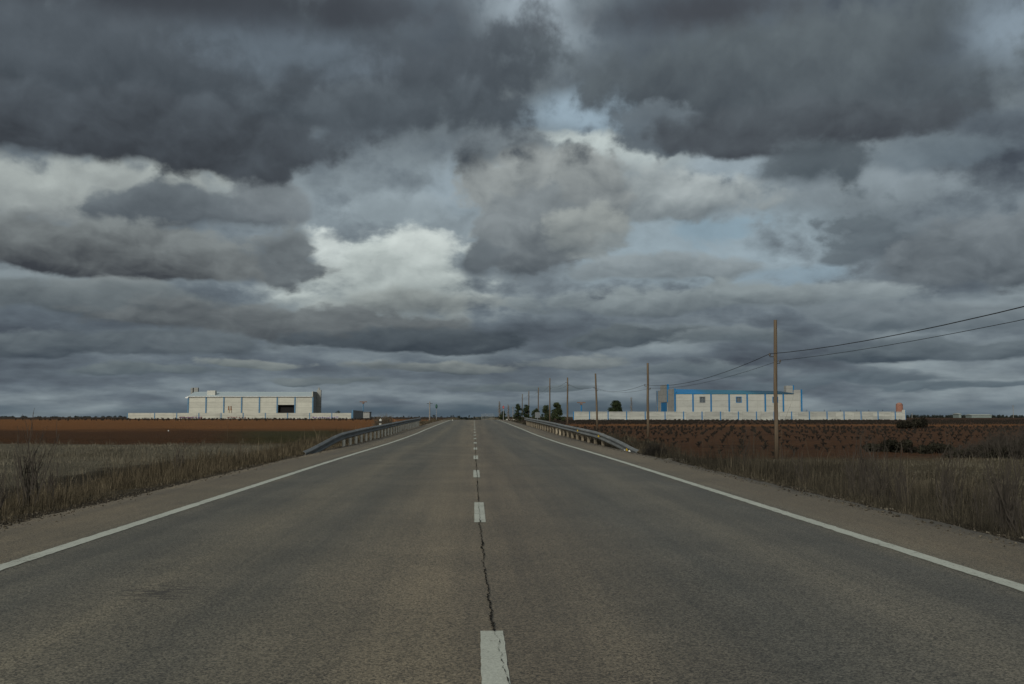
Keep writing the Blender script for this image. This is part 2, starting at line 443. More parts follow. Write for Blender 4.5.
o = grass_object('meadow_grass', [
    clumps(26000, lambda y, n: -(10.4+rng.random(n)*.55*y), 15, 55, 8, lambda x, y: (.05+.14*patchy(x, y, .25))*(.6+.8*patchy(x, y, .8)), .0045, spread=.3, ypow=.75, lean=.6),
    clumps(900, lambda y, n: -(10.4+rng.random(n)*.55*y), 15, 60, 7, lambda x, y: .22+.2*patchy(x, y, .25), .004, spread=.1, ypow=.75),
], MEAD)
tag(o, 'pale short grass meadow left of the verge', 'grass')
o = grass_object('meadow_grass', [
    clumps(11000, lambda y, n: 10+rng.random(n)*.6*y, 16, 42, 8, lambda x, y: .08+.14*patchy(x, y, .25), .0045, spread=.3),
], MEAD)
tag(o, 'pale dry grass behind the right verge', 'grass')

# loose stones and crumbs of asphalt along the broken edges
n = 11000
gy = 5.5*(60/5.5)**rng.random(n); sd = np.where(rng.random(n) < .5, -1, 1)
gx = sd*(4.86+rng.normal(0, .16, n)+.12*(rng.random(n) < .3)*rng.random(n)*4)
gr = np.minimum(rng.gamma(2.0, .0034, n)+.003, .026)
on = np.abs(gx) < 4.74
gzv = np.where(on, road_z(gy), ground_z(gx, gy)+.01)
base = np.array([[1,0,0],[0,1,0],[-1,0,0],[0,-1,0],[0,0,.8],[0,0,-.5]], float)
V = (base[None]*rng.uniform(.6, 1.4, (n, 6, 1)))*gr[:, None, None]
V += np.stack([gx, gy, gzv+gr*.3], -1)[:, None]
i6 = np.arange(n)[:, None, None]*6
T = (i6+np.array([[0,1,4],[1,2,4],[2,3,4],[3,0,4],[1,0,5],[2,1,5],[3,2,5],[0,3,5]])[None]).reshape(-1, 3)
STONE = tinted('loose_stone', [(.1,(.03,.026,.020)),(.5,(.068,.058,.044)),(.95,(.13,.115,.09))])
o = bpy.data.objects.new('gravel', np_mesh('gravel', V.reshape(-1, 3), [T], STONE, np.repeat(rng.random(n), 6))); COL.objects.link(o)
tag(o, 'loose stones along the broken shoulder edges', 'gravel', kind='stuff')

# ------------------------------------------------------------------ weeds and shrubs (each its own thing)
TWIG = simple('dark_twig', (.050,.042,.034), (.020,.017,.014), 8, .95)
TWIGP = simple('pale_dry_stem', (.115,.095,.068), (.05,.042,.032), 8, .95)
def twiggy(mb, p, d, L, r, depth, spread=.5, up=.3, n=3):
    p2 = p+d*L
    mid = p+d*L*.5+Vector((random.gauss(0, .05), random.gauss(0, .05), random.gauss(0, .03)))*L
    mb.tube([p, mid, p2], [r, r*.8, r*.6], 3, cap=False)
    if depth <= 0: return
    for k in range(n):
        f = random.uniform(.35, 1)
        q = p.lerp(p2, f)
        dd = (d+Vector((random.gauss(0, spread), random.gauss(0, spread), random.gauss(up, spread*.5)))).normalized()
        twiggy(mb, q, dd, L*random.uniform(.45, .75), r*.6, depth-1, spread, up, n)
def weed_mesh(h, stems, r, n=2):
    mb = MB()
    for k in range(stems):
        d = Vector((random.gauss(0, .16), random.gauss(0, .16), 1)).normalized()
        twiggy(mb, Vector((random.gauss(0, .05), random.gauss(0, .05), -.02)), d, h*random.uniform(.5, .75), r, 2, .32, .45, n)
    return mb
def shrub_mesh(w, h, stems, r, dome=True):
    mb = MB()
    for k in range(stems):
        a = random.uniform(0, 2*math.pi); q = random.random()**.6
        x, y = math.cos(a)*q*w*.42, math.sin(a)*q*w*.42
        hh = h*(math.sqrt(max(.12, 1-q*q)) if dome else random.uniform(.7, 1))
        d = Vector((math.cos(a)*q*.55+random.gauss(0, .2), math.sin(a)*q*.55+random.gauss(0, .2), 1)).normalized()
        twiggy(mb, Vector((x, y, -.05)), d, hh*random.uniform(.4, .62), r, 2, .5, .25, 3)
    return mb
def place(name, mb, mat, x, y, label, cat, group=None, zoff=0):
    o = mb.build(name, mat); o.location = (x, y, gz(x, y)+zoff)
    return tag(o, label, cat, group)
# tall weeds on the left verge
wl = [(-6.05, 14.0, 1.05, 11, 'tallest dark branching weed on the left verge, standing above the tan grass'),
      (-6.9, 14.9, .7, 5, 'shorter dark weed beside the tallest weed of the left verge'),
      (-6.4, 15.6, .62, 4, 'thin dark weed just behind the tallest weed of the left verge'),
      (-5.75, 12.4, .5, 5, 'low dark weed leaning over the paved shoulder at the far left'),
      (-8.3, 19.0, .6, 4, 'single slim weed in front of the pale meadow'),
      (-7.1, 24.5, .75, 7, 'bushy brown weed on the left verge halfway to the guardrail'),
      (-6.3, 27.5, .55, 6, 'pale feathery weed on the left verge below the guardrail end')]
for i, (x, y, h, st, lab) in enumerate(wl):
    place('dry_weed', weed_mesh(h, st+3, .0105 if i < 1 else .009 if i < 4 else .011), TWIG if i < 6 else TWIGP, x, y, lab, 'weed', 'dry weeds on the left verge')
for i in range(30):     # indistinct ones in the right grass
    y = random.uniform(8.8, 22); x = random.uniform(5.7, min(9.5, .53*y+.2) if .53*y > 5.8 else 5.9)
    place('dry_weed', weed_mesh(random.uniform(.72, .98), random.randint(5, 9), .0085*max(1, y/14)), TWIG, x, y,
          'thin dark dry weed standing in the tall grass of the right verge', 'weed', 'dry weeds in the right verge')
# the dark bush at the foot of the right guardrail
place('dark_bush', shrub_mesh(.8, .52, 150, .008), simple('black_twig', (.022,.019,.015), (.010,.009,.007), 8, .95), 5.35, 29.6, 'spiky dark bush at the near end of the right guardrail', 'bush')
place('dry_bush', shrub_mesh(2.0, 1.75, 260, .022), TWIGP, AX(385, 104), 104, 'round pale dry bush beyond the left guardrail', 'bush')
LEAFD = tinted('dark_scrub_leaf', [(.1,(.007,.007,.005)),(.5,(.017,.016,.011)),(.95,(.035,.032,.022))])
def leaf_cloud(centres, radii, n, size, flat=.8, seed=0):
    """many small leaf faces spread through lumpy clusters"""
    c = np.array(centres, float); r = np.array(radii, float)
    wgt = r**2; k = rng.choice(len(c), n, p=wgt/wgt.sum())
    d = rng.normal(size=(n, 3)); d /= np.linalg.norm(d, axis=1)[:, None]
    rad = r[k]*(rng.random(n)**.45)
    p = c[k]+d*rad[:, None]*np.array([1, 1, flat])
    a = rng.normal(size=(n, 3)); a /= np.linalg.norm(a, axis=1)[:, None]
    q = np.cross(a, rng.normal(size=(n, 3))); q /= np.linalg.norm(q, axis=1)[:, None]
    s = size*rng.uniform(.5, 1.4, n)[:, None]
    V = np.stack([p-a*s, p+q*s*.45, p+a*s, p-q*s*.45], 1).reshape(-1, 3)
    i = np.arange(n)[:, None]*4
    tint = np.clip(rng.random(len(c))[k]*.55+rng.random(n)*.45, 0, 1)
    return V, i+np.array([[0, 1, 2, 3]]), np.repeat(tint, 4)
def scrub(name, x, y, w, h, n, label, cat, group=None, size=.09, mat=None):
    cs, rs = [], []
    for k in range(14):
        u = random.uniform(-1, 1); v = random.uniform(-1, 1)
        rr = random.uniform(.22, .42)*h*1.2
        cs.append((u*(w/2-rr*.6), v*w*.22, max(.1, h*(1-u*u*.75)*random.uniform(.25, .8)-.05))); rs.append(rr)
    V, Q, A = leaf_cloud(cs, rs, n, size, .7)
    tw = shrub_mesh(w*.85, h, 34, .018); TV = np.array([tuple(v) for v in tw.v]); TQ = np.array([f for f in tw.f if len(f) == 4])
    Q = np.concatenate([Q, TQ+len(V)]); V = np.concatenate([V, TV]); A = np.concatenate([A, np.full(len(TV), .2)])
    e = empty(name, (x, y, gz(x, y)), label, cat, group)
    o = bpy.data.objects.new('foliage', np_mesh('foliage', V, [Q], mat or LEAFD, A)); COL.objects.link(o); o.parent = e
    return e
scrub('scrub_bush', AX(916, 125), 125, 5.2, 1.45, 3000, 'wide dark scrub bush against the orange soil below the wall end', 'bush', size=.12)
scrub('scrub_bush', AX(893, 49), 49, 3.2, .78, 2600, 'low dark scrub heap at the edge of the vineyard', 'bush')
scrub('scrub_bush', AX(935, 47), 47, 2.2, .7, 1600, 'smaller dark scrub right of the low scrub heap', 'bush')
hed = [(962, 43, .8), (983, 44, 1.1), (1003, 42.5, 1.3), (1024, 44, 1.7), (1045, 42, 1.6), (998, 50, 1.6), (1030, 51, 1.9)]
hl = ['lowest bare shrub at the left end of the dark thicket', 'bare shrub second from the left in the dark thicket', 'bare shrub in the middle of the front of the dark thicket',
      'tall bare shrub cut by the right picture edge, front row', 'bare shrub at the outer end of the dark thicket', 'rear bare shrub behind the middle of the dark thicket', 'rear tall bare shrub at the right picture edge']
for (p, y, h), lab in zip(hed, hl):
    x = AX(p, y)
    e = scrub('bare_shrub', x, y, 2.1, h*.55, 1100, lab, 'shrub', 'bare shrubs in the thicket at the right edge', size=.06)
    shrub_mesh(2.0, h, 110, .009).build('branches', TWIG, e)

# ------------------------------------------------------------------ guardrails
GALV, t, b = material('galvanised_steel', .6, .5, .4)
n = t.noise(t.vmath('MULTIPLY', t.obj(), (1, .5, 1)), 1.5, 6, .65)
t.put(b.inputs['Base Color'], t.ramp(n, [(.25,(.085,.09,.09)),(.5,(.15,.158,.158)),(.8,(.23,.235,.23))]))
POSTL = simple('galvanised_post', (.125,.13,.122), (.075,.078,.073), 4, .75, .2)
POSTR = simple('weathered_tan_post', (.18,.15,.11), (.10,.085,.062), 4, .85)
POSTW = simple('pale_post', (.36,.31,.23), (.27,.23,.17), 4, .8)
REFL = simple('yellow_reflector', (.42,.28,.015), (.34,.22,.012), 9, .4)
def w_beam(path, side):
    """path of (x,y,z of the beam's middle); side = +1 faces +x"""
    prof = [(0,.155),(.028,.135),(.075,.10),(.075,.06),(.012,.018),(.012,-.018),(.075,-.06),(.075,-.10),(.028,-.135),(0,-.155)]
    prof = [(d, h*.9) for d, h in prof]; prof += [(d-.012, h) for d, h in reversed(prof)]
    mb = MB(); n = len(prof); vs = []; fs = []
    for x, y, z in path: vs += [(x+side*d, y, z+h) for d, h in prof]
    for i in range(len(path)-1):
        for k in range(n):
            k2 = (k+1) % n
            f = (i*n+k, i*n+k2, (i+1)*n+k2, (i+1)*n+k)
            fs.append(f if side > 0 else f[::-1])
    fs.append(tuple(range(n))); fs.append(tuple((len(path)-1)*n+k for k in range(n))[::-1])
    return mb.add(vs, fs)
def guardrail(X, ends, heights, label, side, step, pmat, refl, y_posts):
    """heights: (y, top of rail above the road)"""
    e = empty('guardrail', (X, ends[0], 0), label, 'guardrail')
    ys_ = np.append(np.arange(ends[0], ends[1], .8), ends[1])
    hz = np.interp(ys_, [h[0] for h in heights], [h[1] for h in heights])
    hz = np.convolve(np.pad(hz, 2, mode='edge'), np.ones(5)/5, 'valid')
    zz = road_z(ys_)+hz
    flare = side*-1*.25*np.clip((heights[1][0]-ys_)/9, 0, 1)**2
    w_beam([(f, y-ends[0], z-.155) for f, y, z in zip(flare, ys_, zz)], side).build('rail', GALV, e)
    yp = y_posts
    i = 0
    while yp < ends[1]:
        top = float(np.interp(yp, ys_, zz))-.03
        f = float(np.interp(yp, ys_, flare))
        base = gz(X, yp)-.15
        mb = MB(); x0 = f-side*.012
        mb.box(min(x0, x0-side*.1), max(x0, x0-side*.1), yp-ends[0]-.035, yp-ends[0]+.035, base, top)
        mb.box(min(x0-side*.1, x0-side*.112), max(x0-side*.1, x0-side*.112), yp-ends[0]-.06, yp-ends[0]+.06, base, top-.01)
        mat = POSTW if (side < 0 and i in (8, 9)) else pmat
        p = mb.build('post', mat, e)
        if mat is POSTW: p['label'] = 'paler post'
        yp += step; i += 1
    for yr in refl:
        z = float(np.interp(yr, ys_, zz))-.155; f = float(np.interp(yr, ys_, flare))
        mb = MB()
        mb.prismx([(yr-ends[0]-.04, z-.035), (yr-ends[0]+.04, z-.035), (yr-ends[0]+.04, z+.03), (yr-ends[0], z+.045), (yr-ends[0]-.04, z+.03)], *sorted((f+side*.04, f+side*.088)))
        mb.build('reflector', REFL, e)
    return e
guardrail(-4.92, (29.2, 92), [(20,.0),(29.2,.07),(32.2,.24),(37,.50),(45,.60),(60,.68),(92,.72)], 'grey metal crash barrier along the left shoulder, sinking into the ground at its near end', 1, 2.0, POSTL, (), 38.8)
guardrail(4.98, (30.2, 98), [(20,.0),(30.2,.06),(34,.28),(40,.50),(49,.58),(62,.66),(98,.70)], 'grey metal crash barrier with yellow reflectors along the right shoulder', -1, 2.45, POSTR, (32.2, 39.5, 47.5), 39.2)

# litter and concrete at the barrier's foot
CONC = simple('raw_concrete', (.20,.18,.145), (.12,.108,.088), 6, .9, bump=.4)
WHITE = simple('white_plastic', (.75,.76,.75), (.6,.6,.58), 5, .5)
def lump(w, d, h, seed, jag=.18):
    r_ = random.Random(seed); mb = MB(); vs = []; fs = []; nu, nv = 12, 5
    for j in range(nv):
        a = j/(nv-1)*math.pi/2
        for i in range(nu):
            q = 2*math.pi*i/nu; k = 1+r_.uniform(-jag, jag)
            vs.append((math.cos(q)*math.cos(a*.98)*w/2*k, math.sin(q)*math.cos(a*.98)*d/2*k, -.04+(math.sin(a)**.7)*h*(1+r_.uniform(-jag, jag)*.5)))
    for j in range(nv-1):
        for i in range(nu):
            i2 = (i+1) % nu
            fs.append((j*nu+i, j*nu+i2, (j+1)*nu+i2, (j+1)*nu+i))
    fs.append(tuple((nv-1)*nu+i for i in range(nu)))
    return mb.add(vs, fs)
x = 5.35; place('concrete_slab', lump(.6, 1.3, .07, 3), CONC, x, 26.6, 'pale lump of concrete in the grass beside the right shoulder', 'concrete lump', zoff=.02)
place('litter_scrap', lump(.12, .1, .09, 5, .35), WHITE, 4.95, 31.7, 'white scrap of litter under the right barrier, nearer the bush', 'litter', zoff=.03)
place('litter_scrap', lump(.10, .1, .07, 6, .35), WHITE, 4.92, 32.6, 'smaller white scrap of litter under the right barrier, nearer the post', 'litter', zoff=.03)
for p, q, y, w, lab in ((168.5, 431.5, 100, .24, 'white speck of litter on the bare red field at left'), (962, 458, 46, .2, 'white bag caught in the dark thicket at right')):
    v = at(p, q, y); o = lump(w*.45, w*.45, w*.3, 9, .3).build('litter_scrap', WHITE); o.location = (v.x, y, gz(v.x, y)+.03 if p < 500 else gz(v.x, y)+.1)
    if p > 500: o.location = (AX(p, 44.5), 44.5, gz(AX(p, 44.5), 44.5)+.02)
    tag(o, lab, 'litter')

# ------------------------------------------------------------------ marker posts and signs near the crest
BLACK = simple('black_band', (.02,.02,.02), (.015,.015,.015), 5, .6)
WASH = simple('weathered_white', (.46,.46,.43), (.34,.34,.31), 5, .7)
def marker(px, y, x, w, h, label):
    x = AX(px, y) if x is None else x
    e = empty('marker_post', (x, y, gz(x, y)), label, 'marker post')
    MB().prism([(-w/2,-.1),(w/2,-.1),(w/2,h*.93),(0,h),(-w/2,h*.93)], -.05, .05).build('post', WASH, e)
    MB().box(-w/2-.004, w/2+.004, -.054, .054, h*.68, h*.84).build('band', BLACK, e)
marker(380.5, 82, None, .18, 1.25, 'white marker post rising from the field behind the left barrier')
marker(452.5, 140, None, .1, .26, 'tiny white marker post at the crest left of the road')
marker(494.5, 150, 4.95, .1, .28, 'tiny white marker post beyond the crest right of the lane')
STEEL = simple('painted_grey_pole', (.25,.26,.27), (.16,.17,.17), 3, .6, .3)
RED = simple('sign_red', (.22,.02,.022), (.17,.018,.02), 5, .5)
GREYB = simple('sign_back', (.15,.165,.175), (.11,.12,.13), 3, .5, .4)
DGREEN = simple('lamp_green', (.03,.09,.07), (.02,.06,.05), 3, .5)
def sign(px, y, ztop, kind, label):
    x = AX(px, y); z0 = gz(x, y); h = ztop-z0
    e = empty('road_sign', (x, y, z0), label, 'sign')
    MB().tube([(0, 0, -.2), (0, 0, h)], .05, 8).build('sign_pole', STEEL, e)
    if kind == 'disc':
        mb = MB(); n = 20
        mb.prism([(math.cos(2*math.pi*k/n)*.17, h-.2+math.sin(2*math.pi*k/n)*.26) for k in range(n)], -.075, -.05).build('sign_face', RED, e)
        MB().prism([(math.cos(2*math.pi*k/n)*.09, h-.2+math.sin(2*math.pi*k/n)*.15) for k in range(n)], -.082, -.0755).build('sign_centre', simple('sign_white', (.35,.12,.12), (.3,.1,.1)), e)
    else:
        MB().box(-.42, .42, -.075, -.05, h-.95, h-.02).build('sign_face', GREYB, e)
    return e
sign(503.4, 170, AZ(406, 170), 'disc', 'small round red road sign beside the poplar at the crest')
sign(537.5, 165, AZ(412.2, 165), 'panel', 'grey panel sign seen beside the third tree clump')
x = AX(511, 168); o = empty('concrete_block', (x, 168, gz(x, 168)), 'white concrete block beside the road at the crest', 'concrete block')
MB().prism([(-.95,-.2),(.95,-.2),(.82,.45),(-.82,.45)], -.3, .3).build('body', simple('whitewash', (.6,.58,.52), (.45,.43,.38), 3, .85), o)
# slim pole with a dark green head, left of the road
x = AX(436.4, 190); z0 = gz(x, 190); o = empty('street_lamp', (x, 190, z0), 'slim pole with a dark green head left of the road beyond the crest', 'street lamp')
zt = AZ(404, 190)-z0
MB().tube([(0,0,-.2),(0,0,zt-.8)], [.06,.045], 8).build('pole', STEEL, o)
MB().tube([(0,0,zt-.85),(0,0,zt-.6),(0,0,zt-.2),(0,0,zt)], [.1,.22,.2,.05], 10).build('lamp_head', DGREEN, o)

# ------------------------------------------------------------------ utility poles and wires
WOOD, t, b = material('weathered_pole_wood', .9, 0, .15)
v = t.obj(); n = t.noise(t.vmath('MULTIPLY', v, (14, 14, .5)), 1.0, 6, .65)
t.put(b.inputs['Base Color'], t.ramp(n, [(.25,(.040,.030,.021)),(.55,(.105,.080,.056)),(.8,(.17,.135,.098))]))
t.put(b.inputs['Normal'], t.bump(n, .5, .01))
IRON = simple('dark_iron', (.03,.03,.03), (.05,.045,.04), 6, .7, .5)
GLASSY = simple('insulator_ceramic', (.12,.11,.10), (.07,.065,.06), 6, .3)
poles = [(774, 320, 44, 354.5, 361), (647.2, 363, 84, 385, 388.5), (595.6, 373.5, 124, 387.5, 390), (567.3, 377.5, 164, 382.2, 385), (549.6, 378, 204, 386.5, 388.5),
         (538.2, 387.5, 244, 392, 394), (528.7, 391, 284, 395, 396.6), (522.2, 394, 324, 397.5, 399)]
plab = ['tall wooden utility pole nearest the road, in front of the blue-trimmed building', 'wooden utility pole standing left of the blue door building',
        'slightly leaning wooden utility pole behind the right barrier', 'wooden utility pole right of the pine trees', 'wooden utility pole just left of the two round pines',
        'thin far utility pole, third from the far end of the line', 'thin far utility pole, second from the far end of the line', 'thinnest farthest utility pole above the twin trees']
att = []
def make_pole(x, y, ztop, za, zb, label, r, lean=0.0):
    z0 = gz(x, y)
    e = empty('utility_pole', (x, y, z0), label, 'utility pole', 'utility poles along the vineyard')
    h = ztop-z0
    k = [-.5, h*.25, h*.5, h*.75, h]
    MB().tube([(lean*(q/h)+random.uniform(-.02, .02), 0, q) for q in k], [r, r*.93, r*.86, r*.8, r*.74], 12).build('shaft', WOOD, e, True)
    for zz, s, L in ((za, -1, .26), (zb, 1, .20)):
        lx_ = lean*((zz-z0)/h); hz = zz-z0
        MB().tube([(lx_, 0, hz-.1), (lx_+s*L, 0, hz-.1), (lx_+s*L, 0, hz-.02)], .018, 6).build('bracket', IRON, e)
        MB().tube([(lx_+s*L, 0, hz-.06), (lx_+s*L, 0, hz-.02), (lx_+s*L, 0, hz+.01), (lx_+s*L, 0, hz+.06)], [.03,.055,.035,.04], 8).build('insulator', GLASSY, e)
    att.append((Vector((x+lean*((za-z0)/h)-.26, y, za+.03)), Vector((x+lean*((zb-z0)/h)+.20, y, zb+.03))))
p0x = AX(774, 44)
make_pole(p0x-.6, 4, 6.0, 4.45, 4.0, 'wooden utility pole at the near end of the wires, beside the right verge', .13)
for i, ((px, pt, y, pa, pb), lab) in enumerate(zip(poles, plab)):
    lean = -.16 if i == 2 else .05
    x = at(px, pt, y).x
    ztop = at(px, pt, y).z
    make_pole(x-(lean if i == 2 else 0), y, ztop, at(px, pa, y).z, at(px, pb, y).z, lab, (.10, .12, .135, .15, .15, .15, .15, .15)[i], lean)
WIRE = simple('wire_rubber', (.015,.015,.016), (.01,.01,.01), 3, .6)
for wi, (nm, r, sag) in enumerate((('upper overhead wire strung from pole to pole', .0135, .55), ('thinner lower overhead wire strung from pole to pole', .0085, .38))):
    pts = []
    for a, b_ in zip(att[:-1], att[1:]):
        A, B = a[wi], b_[wi]
        for k in range(14):
            f = k/14; p = A.lerp(B, f); p.z -= sag*4*f*(1-f); pts.append(p)
    pts.append(att[-1][wi])
    tag(MB().tube(pts, r, 5).build('overhead_wire', WIRE), nm, 'wire')
# a faint second pole line beyond the crest, left
for px, pt, y, lab in ((429.8, 401.5, 210, 'faint thin pole left of the road beyond the crest, beside the green-headed pole'), (513.0, 406.5, 330, 'faint short pole between the bare poplars and the twin trees'),
                       (1013, 405, 420, 'solitary thin pole on the horizon at the far right'), (912, 413, 380, 'short thin pole just right of the domed silo')):
    v = at(px, pt, y); z0 = gz(v.x, y); e = empty('utility_pole', (v.x, y, z0), lab, 'utility pole')
    MB().tube([(0,0,-.3),(0,0,v.z-z0)], [.14,.1], 8).build('shaft', simple('pale_pole', (.22,.21,.19), (.14,.13,.12), 3), e)
    MB().box(-.6, .6, -.05, .05, v.z-z0-.5, v.z-z0-.4).build('cross_arm', IRON, e)

# ------------------------------------------------------------------ buildings
def concrete(name, c1, c2, bw, bh, mort, dirty=.35):
    m, t, b = material(name, .88, 0, .2)
    v = t.obj(); x, y, z = t.sep(v)
    u = t.math('ADD', x, y)
    br = t.node('ShaderNodeTexBrick', offset=0.0, squash=1.0)
    t.put(br.inputs['Vector'], t.comb(u, z, 0.0))
    br.inputs['Color1'].default_value = (*c1, 1); br.inputs['Color2'].default_value = (*c2, 1); br.inputs['Mortar'].default_value = (*mort, 1)
    br.inputs['Scale'].default_value = 1; br.inputs['Mortar Size'].default_value = .035; br.inputs['Brick Width'].default_value = bw; br.inputs['Row Height'].default_value = bh
    st = t.noise(t.vmath('MULTIPLY', v, (.5, .5, 2.2)), .6, 6, .65)
    c = t.mix(t.math('MULTIPLY', t.rng(st, .42, .72), dirty), br.outputs[0], tuple(q*.55 for q in c2))
    dr = t.noise(t.vmath('MULTIPLY', v, (2.2, 2.2, .12)), 1.0, 5, .65)
    c = t.mix(t.math('MULTIPLY', t.rng(dr, .52, .75), dirty*.8), c, tuple(q*.6 for q in c1))
    t.put(b.inputs['Base Color'], c)
    return m
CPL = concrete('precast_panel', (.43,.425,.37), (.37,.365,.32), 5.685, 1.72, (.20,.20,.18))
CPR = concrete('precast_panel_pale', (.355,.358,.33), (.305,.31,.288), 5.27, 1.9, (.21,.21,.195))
CPD = concrete('precast_panel_grey_shaded', (.25,.252,.24), (.215,.22,.21), 4.2, 1.9, (.15,.15,.14))  # darker copy: shade painted into side walls; also plain grey parts
PWL = concrete('boundary_panel', (.40,.392,.34), (.34,.334,.295), 7.03, 1.0, (.20,.20,.18), .5)
PWR = concrete('boundary_panel_pale', (.355,.36,.33), (.255,.26,.243), 5.4, 1.05, (.23,.23,.21), .5)
BLUE = simple('blue_paint', (.006,.130,.30), (.005,.10,.24), 1.5, .5)
BLUEL = simple('faded_blue_paint', (.07,.165,.26), (.05,.12,.2), 1.5, .6)
DARK = simple('interior_shade', (.01,.01,.01), (.006,.006,.006), 3, .9)
SHEETL, t, b = material('pale_roof_sheet', .45, .25, .5)
v = t.obj(); wv_ = t.node('ShaderNodeTexWave', wave_type='BANDS', bands_direction='X'); t.put(wv_.inputs['Vector'], v); wv_.inputs['Scale'].default_value = 1.2
t.put(b.inputs['Base Color'], t.mix(t.noise(v, .35, 4), t.mix(wv_.outputs['Fac'], (.30,.37,.39), (.38,.44,.455)), (.42,.47,.48)))
SHEETR, t, b = material('blue_roof_sheet', .5, .1, .4)
v = t.obj(); x_, y_, z_ = t.sep(v)
nn = t.math('ADD', x_, t.math('MULTIPLY', t.noise(v, .5, 3), 3.0))
t.put(b.inputs['Base Color'], t.ramp(t.math('MULTIPLY', nn, 1/38), [(.0,(.006,.145,.34)),(.24,(.006,.145,.34)),(.32,(.022,.12,.20)),(.62,(.028,.14,.21)),(.72,(.013,.07,.12)),(.95,(.010,.05,.085))]))

def wall_cells(mb, x0, x1, z0, z1, y0, y1, holes):
    """a wall in the xz plane, y0..y1 thick, with rectangular openings"""
    xs_ = sorted({x0, x1, *[h[0] for h in holes], *[h[1] for h in holes]}); zs_ = sorted({z0, z1, *[h[2] for h in holes], *[h[3] for h in holes]})
    for a, b_ in zip(xs_[:-1], xs_[1:]):
        for c, d in zip(zs_[:-1], zs_[1:]):
            if any(h[0] <= a+1e-6 and b_ <= h[1]+1e-6 and h[2] <= c+1e-6 and d <= h[3]+1e-6 for h in holes): continue
            mb.box(a, b_, y0, y1, c, d)
# ---- left warehouse
Y0 = 320.0; XA, XB = AX(188, Y0), AX(312.6, Y0); W = XB-XA; gzL = gz((XA+XB)/2, Y0)
e = empty('warehouse', (XA, Y0, gzL), 'long concrete warehouse with pale metal roof and one dark open doorway', 'warehouse')
Z = lambda py, y=Y0: AZ(py, y)-gzL
ze = Z(396.7); zr = AZ(392.0, Y0+8)-gzL; D = 16.7
dx0, dx1 = AX(277.9, Y0)-XA, AX(294.6, Y0)-XA
mb = MB(); wall_cells(mb, 0, W, -.8, ze, 0, .3, [(dx0, dx1, -.8, Z(404.9))]); mb.build('front_wall', CPL, e)
MB().prismx([(.3,-.8),(D,-.8),(D,ze-.4),(8,zr-.35),(.3,ze-.35)], 0, .3).build('end_wall', CPL, e)
MB().box(.3, W-.3, D-.3, D, -.8, ze-.4).build('rear_wall', CPL, e)
zp = Z(391.8); MB().box(W-.3, W, .3, D, -.8, zp+.1).build('end_wall', CPD, e)  # darker panel copy carries this end's shade in its colour
MB().box(W-.3, W-.001, -.001, .299, ze+.001, zp).build('parapet', CPL, e)
MB().add([(-.3,-.2,ze+.02),(W-.31,-.2,ze+.02),(W-.31,8,zr),(-.3,8,zr),(W-.31,D+.3,ze-.1),(-.5,D+.3,ze-.1),
          (-.3,-.2,ze-.12),(W-.31,-.2,ze-.12),(W-.31,8,zr-.2),(-.3,8,zr-.2),(W-.31,D+.3,ze-.3),(-.5,D+.3,ze-.3)],
         [(0,1,2,3),(3,2,4,5),(6,9,8,7),(9,11,10,8),(0,6,7,1),(4,10,11,5),(0,3,9,6),(3,5,11,9),(1,7,8,2),(2,8,10,4)]).build('roof', SHEETL, e)
MB().tube([(-.45,-.31,ze-.02),(W-.3,-.31,ze+.0)], .1, 8).build('gutter', simple('gutter_zinc', (.5,.51,.5), (.32,.33,.33), 2, .4, .3), e)
for k in range(8):
    px = 188+(312.6-188)*k/7
    x = AX(px, Y0)-XA
    MB().box(x-.2, x+.2, -.14, -.003, -.8, ze-.22).build('blue_post', BLUEL, e)
MB().box(dx0, dx1, 1.2, 1.4, -.8, Z(404.9)+.4).build('doorway_shade', DARK, e)  # near-black sheet standing in for the shade inside the doorway
x = AX(208.8, Y0)-XA; MB().prismx([(2.2, ze+.1),(4.2, ze+.4),(4.2, ze+2.0),(2.2, ze+1.9)], x-1.25, x+1.25).build('roof_vent', simple('vent_white', (.42,.42,.38), (.33,.33,.3), 3), e)
for px, w_, tp in ((192.3, .5, 388.2), (195.4, .85, 387.9)):
    x = AX(px, Y0+15)-XA; MB().box(x-w_, x+w_, 14.2, 15.4, ze-1, AZ(tp, Y0+15)-gzL).build('chimney', CPD, e)
x = AX(316.7, Y0+9)-XA; mb = MB(); mb.box(W+.002, W+1.3, 8, 9.3, -.8, AZ(390, Y0+9)-gzL); mb.box(W+.3, W+.8, 8.3, 8.8, AZ(390, Y0+9)-gzL-.01, AZ(387.8, Y0+9)-gzL); mb.build('chimney', CPD, e)
MB().box(-.9, -.02, -.3, -.1, ze-.5, ze-.2).build('wall_lamp', WHITE, e)
# two orange and white silos in the yard
ORG = simple('rust_orange', (.22,.10,.045), (.16,.07,.03), 2, .7); CRM = simple('cream_paint', (.42,.38,.30), (.33,.30,.24), 2, .7); DBR = simple('dark_brown_paint', (.12,.05,.03), (.08,.035,.02), 2, .7)
yS = 316.5
for px, lab in ((228.6, 'left of the pair of small orange and cream silos before the warehouse'), (230.9, 'right of the pair of small orange and cream silos before the warehouse')):
    x = AX(px, yS); z0 = gz(x, yS); h = AZ(406.2, yS)-z0; o = empty('yard_silo', (x, yS, z0), lab, 'silo', 'yard silos')
    MB().tube([(0,0,-.2),(0,0,h*.35)], [.34,.34], 10).build('base', DBR, o)
    MB().tube([(0,0,h*.35),(0,0,h*.68)], [.34,.28], 10).build('barrel', CRM, o)
    MB().tube([(0,0,h*.68),(0,0,h*.9),(0,0,h)], [.28,.16,.22], 10).build('neck', ORG, o)
